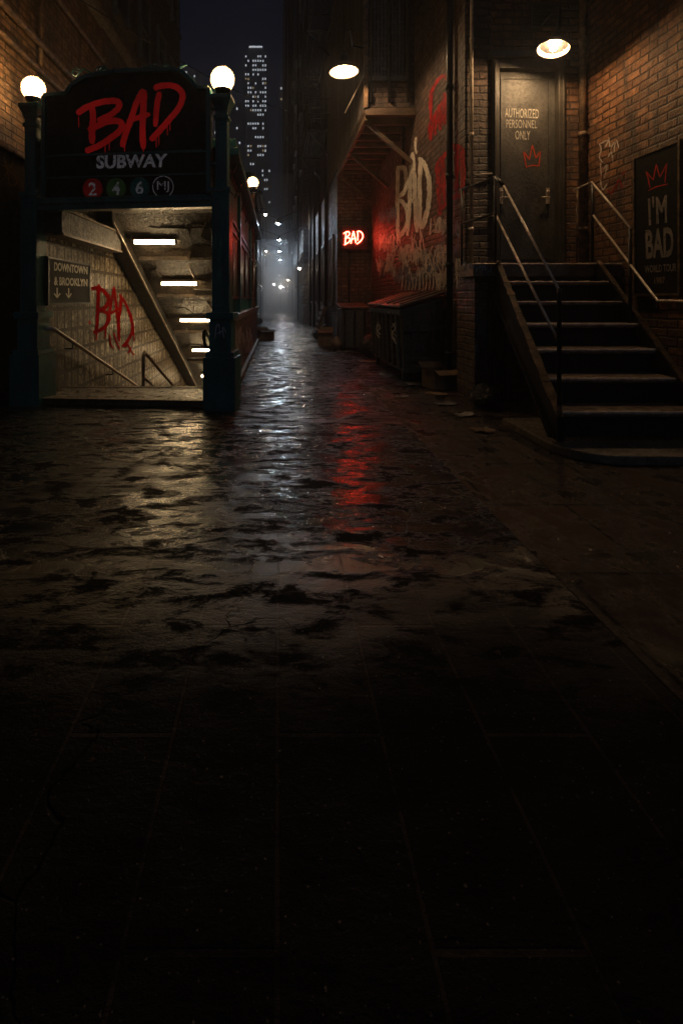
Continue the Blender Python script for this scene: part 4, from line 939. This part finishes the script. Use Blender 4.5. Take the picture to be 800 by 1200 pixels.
def carton(label, c, w_, d_, h_, rot, group):
    t = thing('cardboard_box', label, 'box', c, group); m4 = Matrix.Translation(c) @ Matrix.Rotation(rot, 4, 'Z'); t_ = .008
    b = MB(m4)
    b.box(-w_ / 2, w_ / 2, -d_ / 2, d_ / 2, 0, t_); b.box(-w_ / 2, w_ / 2, -d_ / 2, -d_ / 2 + t_, t_, h_); b.box(-w_ / 2, w_ / 2, d_ / 2 - t_, d_ / 2, t_, h_)
    b.box(-w_ / 2, -w_ / 2 + t_, -d_ / 2 + t_, d_ / 2 - t_, t_, h_); b.box(w_ / 2 - t_, w_ / 2, -d_ / 2 + t_, d_ / 2 - t_, t_, h_)
    b.build('body', 'card', t)
    for a, bb_, o in (((-w_ / 2, -d_ / 2, h_), (w_ / 2, -d_ / 2, h_), (0, -.12, -.05)), ((-w_ / 2, d_ / 2, h_), (w_ / 2, d_ / 2, h_), (0, .1, .07)), ((-w_ / 2, -d_ / 2, h_), (-w_ / 2, d_ / 2, h_), (-.11, 0, .04))):
        a, bb_, o = Vector(a), Vector(bb_), Vector(o); f_ = MB(m4); f_.prism([a, bb_, bb_ + o, a + o], (0, 0, .006)); f_.build('flap', 'card', t)
    return t
carton('soggy open cardboard box in front of the big dumpster', (2.36, 6.98, .0055), .36, .34, .27, .25, 'cardboard boxes in the alley')
carton('small crushed cardboard box by the far wall past the bin', (1.36, 13.4, 0), .40, .36, .42, -.2, 'cardboard boxes in the alley')
def bag(label, c, r, h_, m='plastic'):
    mb = MB(); k1, k2 = 12, 18; vs = []; c = Vector(c)
    for i in range(k1 + 1):
        t = i / k1; rr = r * (math.sin(math.pi * min(t * 1.02, 1)) ** .55) * (1 - .45 * t) + .012
        for j in range(k2):
            a = 2 * math.pi * j / k2; nn = mnoise.noise(Vector((math.cos(a) * 2 + c.x, math.sin(a) * 2 + c.y, t * 4)))
            vs.append(c + Vector((math.cos(a) * rr * (1 + .25 * nn), math.sin(a) * rr * (1 + .25 * nn), h_ * t)))
    fs = [(i * k2 + j, i * k2 + (j + 1) % k2, (i + 1) * k2 + (j + 1) % k2, (i + 1) * k2 + j) for i in range(k1) for j in range(k2)] + [tuple(range(k2))[::-1], tuple(k1 * k2 + j for j in range(k2))]
    mb.add(vs, fs, True); return tag(mb.build('rubbish_bag', m), label, 'bag', 'rubbish bags in the alley')
bag('crumpled tan rubbish bag between the far box and the bin', (1.52, 12.3, 0), .16, .34, 'card')
bag('black rubbish bag slumped against the far wall', (1.42, 14.2, 0), .28, .55)
bag('black rubbish bag in the gap between dumpster and bin', (2.1, 10.9, 0), .30, .5)
bag('low black rubbish bag in front of the far black bag', (1.30, 14.9, 0), .22, .36)
bag('black rubbish bag by the left warehouse wall', (-1.0, 23.4, 0), .32, .6)
pt = thing('wooden_pallet', 'wooden pallet leaning on the corrugated building wall', 'pallet', (1.5, 15.9, 0))
pm4 = Matrix.Translation((1.28, 15.4, .02)) @ Matrix.Rotation(R(72), 4, 'Y').inverted()
for i in range(6): MB(pm4).box(.0 + i * .19, .12 + i * .19, 0, 1.1, .09, .11).build('slat', 'timber', pt)
for i in range(3): MB(pm4).box(0, 1.07, .02 + i * .48, .10 + i * .48, 0, .088).build('bearer', 'timber', pt)
carton('flattened box on its side near the left kiosk end', (-.42, 15.4, 0), .5, .4, .3, .5, 'cardboard boxes in the alley')
bag('black rubbish bag against the support wall under the landing', (2.44, 5.66, .0055), .19, .30)

def sheet(c, w_, d_, rot, m):
    mb = MB(); n = 6; vs = []; c = Vector(c); sd = random.uniform(0, 50); t = .003
    for lay in (0, t):
        for i in range(n + 1):
            for j in range(n + 1):
                x, y_ = (i / n - .5) * w_ * (1 + .5 * mnoise.noise(Vector((i * .7, j * .7, sd)))), (j / n - .5) * d_ * (1 + .6 * mnoise.noise(Vector((j * .8, i * .8, sd + 9)))); zz = .004 + lay + .028 * max(0, mnoise.noise(Vector((x * 6 + sd, y_ * 6, sd)))) + .02 * (abs(i / n - .5) + abs(j / n - .5)) * random.random()
                vs.append(c + Vector((x * math.cos(rot) - y_ * math.sin(rot), x * math.sin(rot) + y_ * math.cos(rot), zz)))
    q = lambda i, j, l: l * (n + 1) ** 2 + i * (n + 1) + j
    fs = []
    for i in range(n):
        for j in range(n): fs += [(q(i, j, 1), q(i + 1, j, 1), q(i + 1, j + 1, 1), q(i, j + 1, 1)), (q(i, j, 0), q(i, j + 1, 0), q(i + 1, j + 1, 0), q(i + 1, j, 0))]
    return mb.add(vs, fs, False).build('litter_sheet', m)
def gp(px, py, z=0.0): d = F * (H - z) / (py - CY); return Vector(((px - CX) / F * d, d, z))
lit = [(486, 451, .20, .16, 'paper', 'crumpled pale paper on the wet paving before the dumpster'), (524, 474, .26, .15, 'paper', 'flattened pale paper nearest the cardboard box'),
       (545, 487, .22, .14, 'paper', 'torn paper sheet beside the support wall'), (512, 462, .28, .18, 'card', 'flattened brown carton scrap in front of the cardboard box'),
       (433, 424, .42, .22, 'card', 'brown carton scrap at the far foot of the dumpster'), (389, 396, .4, .24, 'card', 'brown scrap on the paving before the far box'),
       (470, 466, .15, .12, 'paper', 'small paper scrap in the middle of the wet alley'), (404, 412, .35, .22, 'paper', 'paper scrap at the foot of the small bin'),
       (565, 505, .24, .16, 'leaf', 'brown sodden rag beside the stair plinth')]
for px, py, a, b, m, lab in lit:
    zz = .0055 if gp(px, py).x > 1.3 and gp(px, py).y < 6.9 else 0.001
    tag(sheet(gp(px, py, zz), a, b, random.uniform(-.6, .6), m), lab, 'litter', 'litter on the paving')
# scattered grit and leaf crumbs: uncountable
gr = MB()
for i in range(900):
    if i % 3: x, y_ = random.uniform(1.5, 3.4), random.uniform(1.2, 6.5); zz = .0055
    else: x, y_ = random.uniform(-2.6, 1.2), random.uniform(1.3, 11); zz = .001
    s_ = random.uniform(.004, .014); a = random.uniform(0, 6.28)
    p = [Vector((x + s_ * math.cos(a + t) * random.uniform(.6, 1.4), y_ + s_ * math.sin(a + t) * random.uniform(.6, 1.4), zz)) for t in (0, 2.1, 4.2)]
    gr.add(p + [Vector((x, y_, zz + s_ * .8))], [(0, 1, 3), (1, 2, 3), (2, 0, 3)])
gr.build('grit', 'leaf', kind='stuff')

# ------------------------------------------------------------------ the alley beyond
def block(label, x0, x1, y0, y1, h_, m, face, cols, rows, z_first=2.2, dz=3.2, lit_p=.06, cat='building'):
    """a row building; face = x of the alley-side wall, windows with frame, sill and pane along it"""
    t = thing('alley_building', label, cat, ((x0 + x1) / 2, (y0 + y1) / 2, 0)); sg = 1 if face == x1 else -1
    MB().box(x0, x1, y0, y1, 0, h_).build('wall', m, t)
    c = MB(); e = face + sg * .16; c.box(min(face, e), max(face, e), y0, y1, h_ - .3, h_ - .02); c.build('cornice', 'concrete', t)
    MB().box(min(face, face + sg * .08), max(face, face + sg * .08), y0, y1, 3.6, 3.75).build('string_course', 'concrete', t)
    for i in range(cols):
        yc = y0 + (y1 - y0) * (i + .5) / cols; hw = min(.6, (y1 - y0) / cols * .3)
        for j in range(rows):
            zz = z_first + j * dz
            if zz + 1.9 > h_: continue
            w_ = MB(); X = lambda d: (min(face + sg * .002, face + sg * d), max(face + sg * .002, face + sg * d))
            w_.box(*X(.07), yc - hw - .08, yc - hw, zz, zz + 1.7); w_.box(*X(.07), yc + hw, yc + hw + .08, zz, zz + 1.7); w_.box(*X(.07), yc - hw, yc + hw, zz + 1.62, zz + 1.7); w_.box(*X(.14), yc - hw - .14, yc + hw + .14, zz - .1, zz)
            w_.box(*X(.05), yc - hw, yc + hw, zz + .8, zz + .86)
            fr = w_.build('window', 'frame', t)
            MB().box(*X(.02), yc - hw, yc + hw, zz, zz + 1.62).build('pane', 'lit_warm' if random.random() < lit_p else 'far_glass', fr)
    for i in range(2):
        yp = y0 + (y1 - y0) * (.2 + .55 * i); MB().tube([(face + sg * .09, yp, 0), (face + sg * .09, yp, h_ - .3)], .06, 8).build('drainpipe', 'iron', t)
    return t
block('tall dark tenement past the corrugated building on the alley right', 1.38, 8, 25.7, 46, 34, 'brick_far', 1.38, 6, 6)
block('very tall dark block far along the alley right side', 1.05, 10, 46.2, 90, 62, 'brick_far', 1.05, 6, 7)
block('low brick warehouse just past the subway entrance on the left', -9, -1.25, 23, 36, 7.4, 'brick_far', -1.25, 4, 2, lit_p=.2)
block('dim brick row house farther along the alley left', -9, -1.32, 36.2, 55, 9.5, 'brick_far', -1.32, 5, 2, lit_p=.2)
block('hazy last building on the alley left before the mist', -10, -1.5, 55.2, 90, 13, 'brick_far', -1.5, 6, 3, lit_p=.2)
# fire escape on the corrugated building's far neighbour
fe = thing('fire_escape', 'black iron fire escape hung high on the corrugated building', 'fire escape', (1.4, 17, 7))
for zz in (6.6, 9.75):
    p = MB()
    for i in range(9): p.box(.95 + i * .085, .985 + i * .085, 15.0, 18.0, zz, zz + .03)
    p.box(.93, 1.63, 15.0, 15.06, zz - .06, zz - .001); p.box(.93, 1.63, 17.94, 18.0, zz - .06, zz - .001); p.build('platform', 'iron', fe)
    r_ = MB()
    for h_ in (.5, 1.0): r_.tube([(1.63, 15.02, zz + h_), (.95, 15.02, zz + h_), (.95, 17.98, zz + h_), (1.63, 17.98, zz + h_)], .02, 6)
    for i in range(9): r_.tube([(.95, 15.02 + i * .37, zz + .03), (.95, 15.02 + i * .37, zz + 1.0)], .012, 6)
    r_.build('railing', 'iron', fe)
    for y_ in (15.03, 17.97): MB().bar((.98, y_, zz - .06), (1.64, y_, zz - .8), .04, .05).build('bracket', 'iron', fe)
ldr = MB()
for x in (1.1, 1.45): ldr.bar((x, 15.3, 6.63), (x, 17.6, 9.7), .03, .06)
for i in range(12): t = (i + .5) / 12; ldr.bar((1.1, 15.3 + 2.3 * t, 6.63 + 3.07 * t), (1.45, 15.3 + 2.3 * t, 6.63 + 3.07 * t), .1, .02)
ldr.build('ladder', 'iron', fe)

# pendant lamps strung across the alley and bracket lamps on the walls
def pendant(label, c, bm_='far_lamp'):
    c = Vector(c); t = thing('hanging_lamp', label, 'street lamp', c, 'lamps hung along the alley')
    MB().lathe([(.20, 0), (.19, .03), (.10, .12), (.05, .2), (.02, .26)], c, 16).build('lamp_shade', 'iron', t)
    MB().lathe([(max(.055 * math.sin(math.pi * i / 8), .0005), -.06 * math.cos(math.pi * i / 8)) for i in range(9)], c , 12).build('bulb', bm_, t)
    MB().tube([(-1.3, c.y, c.z + .75), (-.5, c.y, c.z + .45), (c.x, c.y, c.z + .26), (.6, c.y, c.z + .48), (1.6, c.y, c.z + .9)], .012, 5).build('span_wire', 'iron', t)
    return t
p0 = pendant('nearest and highest cold white lamp hung over the alley', at(326, 262, 24))
for px, py, d, lab in ((327, 281, 29, 'second cold white lamp hung over the alley'), (327, 294, 35, 'third cold white lamp hung over the alley'), (328, 304, 43, 'fourth cold white lamp hung over the alley')):
    copy_tree(p0, at(px, py, d), label=lab)
pendant('cold white lamp added in the mist at the far end of the alley', at(326, 322, 58))  # extra lamp placed inside the mist to light it
for c_, lab in ((at(321, 333, 64), 'added globe lamp lighting the mist at the end of the alley'), (at(329, 336, 48), 'added globe lamp lighting the mist before the end of the alley')):  # added lamps that make the mist glow from inside
    t = thing('globe_lamp', lab, 'street lamp', (c_.x, c_.y, 0), 'globe lamps added to light the mist')
    MB().tube([(c_.x, c_.y, 0), (c_.x, c_.y, c_.z - .12)], .04, 8).build('post', 'iron', t)
    MB().lathe([(max(.14 * math.sin(math.pi * i / 12), .0005), -.14 * math.cos(math.pi * i / 12)) for i in range(13)], c_, 16).build('globe', 'mist_fill', t)
def bracket(label, c, wallx):
    c = Vector(c); t = thing('bracket_lamp', label, 'street lamp', c, 'warm bracket lamps on the alley walls'); sg = 1 if wallx > c.x else -1
    MB().lathe([(.17, 0), (.13, .06), (.06, .13), (.02, .18)], c, 14).build('lamp_shade', 'iron', t)
    MB().lathe([(max(.06 * math.sin(math.pi * i / 8), .0005), -.065 * math.cos(math.pi * i / 8)) for i in range(9)], c, 12).build('bulb', 'far_warm', t)
    MB().tube([c + Vector((0, 0, .17)), c + Vector((0, 0, .3)), Vector((wallx, c.y, c.z + .3))], .016, 6).build('arm', 'iron', t)
bracket('warm bracket lamp on the right wall before the mist', at(353, 314, 46.5), 1.38) if False else bracket('warm bracket lamp on the right alley wall', (1.10, 24.0, 2.85), 1.65)
bracket('small warm bracket lamp far down the right alley wall', (.86, 40.0, 2.9), 1.38)
bracket('warm bracket lamp high on the left alley wall', at(311, 251, 25), -1.25)
bracket('warm bracket lamp lower on the left alley wall', at(312, 294, 37), -1.32)

# cables crossing overhead
for i, (a, b, lab) in enumerate((((-3.4, 7.5, 6.2), (-3.4 + 4.4, 19, 8.6), 'thin cable from the left brick wall over the alley'), ((2.55, 7.2, 6.4), (1.66, 9.0, 7.9), 'slack cable from the graffiti wall to the overhang'),
                               ((4.2, 5.6, 5.6), (2.6, 6.4, 6.2), 'cable sagging across the corner above the door lamp'))):
    a, b = Vector(a), Vector(b); pts = [a.lerp(b, t / 10) - Vector((0, 0, 1.2 * (t / 10) * (1 - t / 10))) for t in range(11)]
    tag(MB().tube(pts, .012, 6).build('cable', 'iron'), lab, 'cable', 'overhead cables')

# ------------------------------------------------------------------ city beyond
wb = MB().box(-.5, .5, 0, .2, -.5, .5)
win_me = None
def tower(label, px0, px1, ptop, d, lit_p, grid, crown=None, setback=None, warm=.1):
    """far tower: shaft, optional setbacks and lit windows facing the alley"""
    a, b = at(px0, ptop, d), at(px1, ptop, d); wdt = b.x - a.x
    t = thing('city_tower', label, 'skyscraper', ((a.x + b.x) / 2, d, 0))
    m = MB(); m.box(a.x, b.x, d, d + wdt, 0, a.z)
    if setback:
        for f_, z_ in setback: m.box((a.x + b.x) / 2 - wdt / 2 * f_, (a.x + b.x) / 2 + wdt / 2 * f_, d + .4, d + wdt - .4, a.z - .01 if False else a.z, z_); a = Vector((a.x, a.y, z_))
    m.build('shaft', 'city', t)
    return t, at(px0, ptop, d), b, wdt
def city_windows(t, a, b, wdt, d, cols, z_lo, z_hi, rows, p, dark_rows=()):
    global win_me
    cw = wdt * .86 / cols; rh = (z_hi - z_lo) / rows; cnt = 0; extra = MB()
    for j in range(rows):
        if j in dark_rows: continue
        rp = p * random.choice((.75, 1.0, 1.2, 1.35))
        for i in range(cols):
            if random.random() > rp: continue
            cx_ = a.x + wdt * .07 + cw * (i + .5); cz = z_lo + rh * (j + .5)
            hw, hh = cw * .22, rh * .22
            if cnt < 100:
                cnt += 1
                o = MB().box(cx_ - hw, cx_ + hw, d - .15, d - .02, cz - hh, cz + hh).build('window', 'lit' if random.random() > .12 else 'lit_warm', t)
            else: extra.box(cx_ - hw, cx_ + hw, d - .15, d - .02, cz - hh, cz + hh)
    if extra.v: extra.build('windows', 'lit', t, kind='stuff')
D = 230
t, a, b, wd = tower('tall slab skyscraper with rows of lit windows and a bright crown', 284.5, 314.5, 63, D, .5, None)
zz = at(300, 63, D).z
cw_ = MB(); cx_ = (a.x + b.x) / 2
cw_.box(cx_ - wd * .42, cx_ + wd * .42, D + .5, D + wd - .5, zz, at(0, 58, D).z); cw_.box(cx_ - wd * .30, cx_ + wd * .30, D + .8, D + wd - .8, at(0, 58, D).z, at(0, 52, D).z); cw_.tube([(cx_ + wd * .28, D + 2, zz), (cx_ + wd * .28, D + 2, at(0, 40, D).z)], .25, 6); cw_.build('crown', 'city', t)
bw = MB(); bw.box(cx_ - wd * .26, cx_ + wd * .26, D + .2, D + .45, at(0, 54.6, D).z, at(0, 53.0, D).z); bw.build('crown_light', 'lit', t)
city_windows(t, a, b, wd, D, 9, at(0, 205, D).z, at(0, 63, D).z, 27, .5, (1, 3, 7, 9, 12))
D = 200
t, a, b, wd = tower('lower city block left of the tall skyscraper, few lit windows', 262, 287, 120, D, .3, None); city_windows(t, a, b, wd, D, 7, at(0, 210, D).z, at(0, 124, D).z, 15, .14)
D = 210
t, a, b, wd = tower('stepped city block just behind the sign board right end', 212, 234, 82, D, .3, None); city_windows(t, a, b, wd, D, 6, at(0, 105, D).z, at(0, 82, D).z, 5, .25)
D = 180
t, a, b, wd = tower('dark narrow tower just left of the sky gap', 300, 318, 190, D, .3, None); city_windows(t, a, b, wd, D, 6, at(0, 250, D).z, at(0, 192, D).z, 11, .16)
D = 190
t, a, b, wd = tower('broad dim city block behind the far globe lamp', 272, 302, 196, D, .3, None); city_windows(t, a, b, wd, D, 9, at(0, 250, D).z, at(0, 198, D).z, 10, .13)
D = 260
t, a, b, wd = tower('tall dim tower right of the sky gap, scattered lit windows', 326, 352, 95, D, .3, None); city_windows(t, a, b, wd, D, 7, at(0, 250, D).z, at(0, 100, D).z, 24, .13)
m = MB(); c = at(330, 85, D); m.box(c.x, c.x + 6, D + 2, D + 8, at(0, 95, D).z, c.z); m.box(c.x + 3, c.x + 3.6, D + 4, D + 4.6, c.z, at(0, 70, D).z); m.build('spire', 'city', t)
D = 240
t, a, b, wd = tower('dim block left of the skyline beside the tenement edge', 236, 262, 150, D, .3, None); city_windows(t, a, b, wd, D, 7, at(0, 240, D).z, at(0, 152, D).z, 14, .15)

# ------------------------------------------------------------------ night air
def volume_box(name, x0, x1, y0, y1, z0, z1, dens, col, ani=.35):
    m = bpy.data.materials.new(name); m.use_nodes = True; nt = m.node_tree; nt.nodes.remove(nt.nodes['Principled BSDF'])
    v = nt.nodes.new('ShaderNodeVolumePrincipled'); v.inputs['Color'].default_value = (*col, 1); v.inputs['Density'].default_value = dens; v.inputs['Anisotropy'].default_value = ani
    nt.links.new(v.outputs[0], nt.nodes['Material Output'].inputs['Volume'])
    return MB().box(x0, x1, y0, y1, z0, z1).build(name, m, kind='stuff')
HAZE = 0.0032
volume_box('haze', -80, 80, -10, 340, -9, 140, HAZE, (.82, .88, 1.0))

def mist(name, c, r, dens):
    c = Vector(c); pr = [(max(math.sin(math.pi * i / 24), .0005), -math.cos(math.pi * i / 24)) for i in range(25)]
    mb = MB().lathe([(a, b) for a, b in pr], (0, 0, 0), 40); mb.v = [Vector((v.x * r[0], v.y * r[1], v.z * r[2])) + c for v in mb.v]
    m = bpy.data.materials.new(name); m.use_nodes = True; nt = m.node_tree; nt.nodes.remove(nt.nodes['Principled BSDF'])
    v = nt.nodes.new('ShaderNodeVolumePrincipled'); v.inputs['Color'].default_value = (.93, .94, .96, 1); v.inputs['Density'].default_value = dens; v.inputs['Anisotropy'].default_value = .2
    nt.links.new(v.outputs[0], nt.nodes['Material Output'].inputs['Volume']); mb.build(name, m, kind='stuff')
mist('steam', (0, 56, -1), (9, 32, 15), .022)
mist('steam', (0, 54, -.5), (8, 27, 9), .028)
mist('steam', (0, 52, -.3), (7, 22, 5), .055)
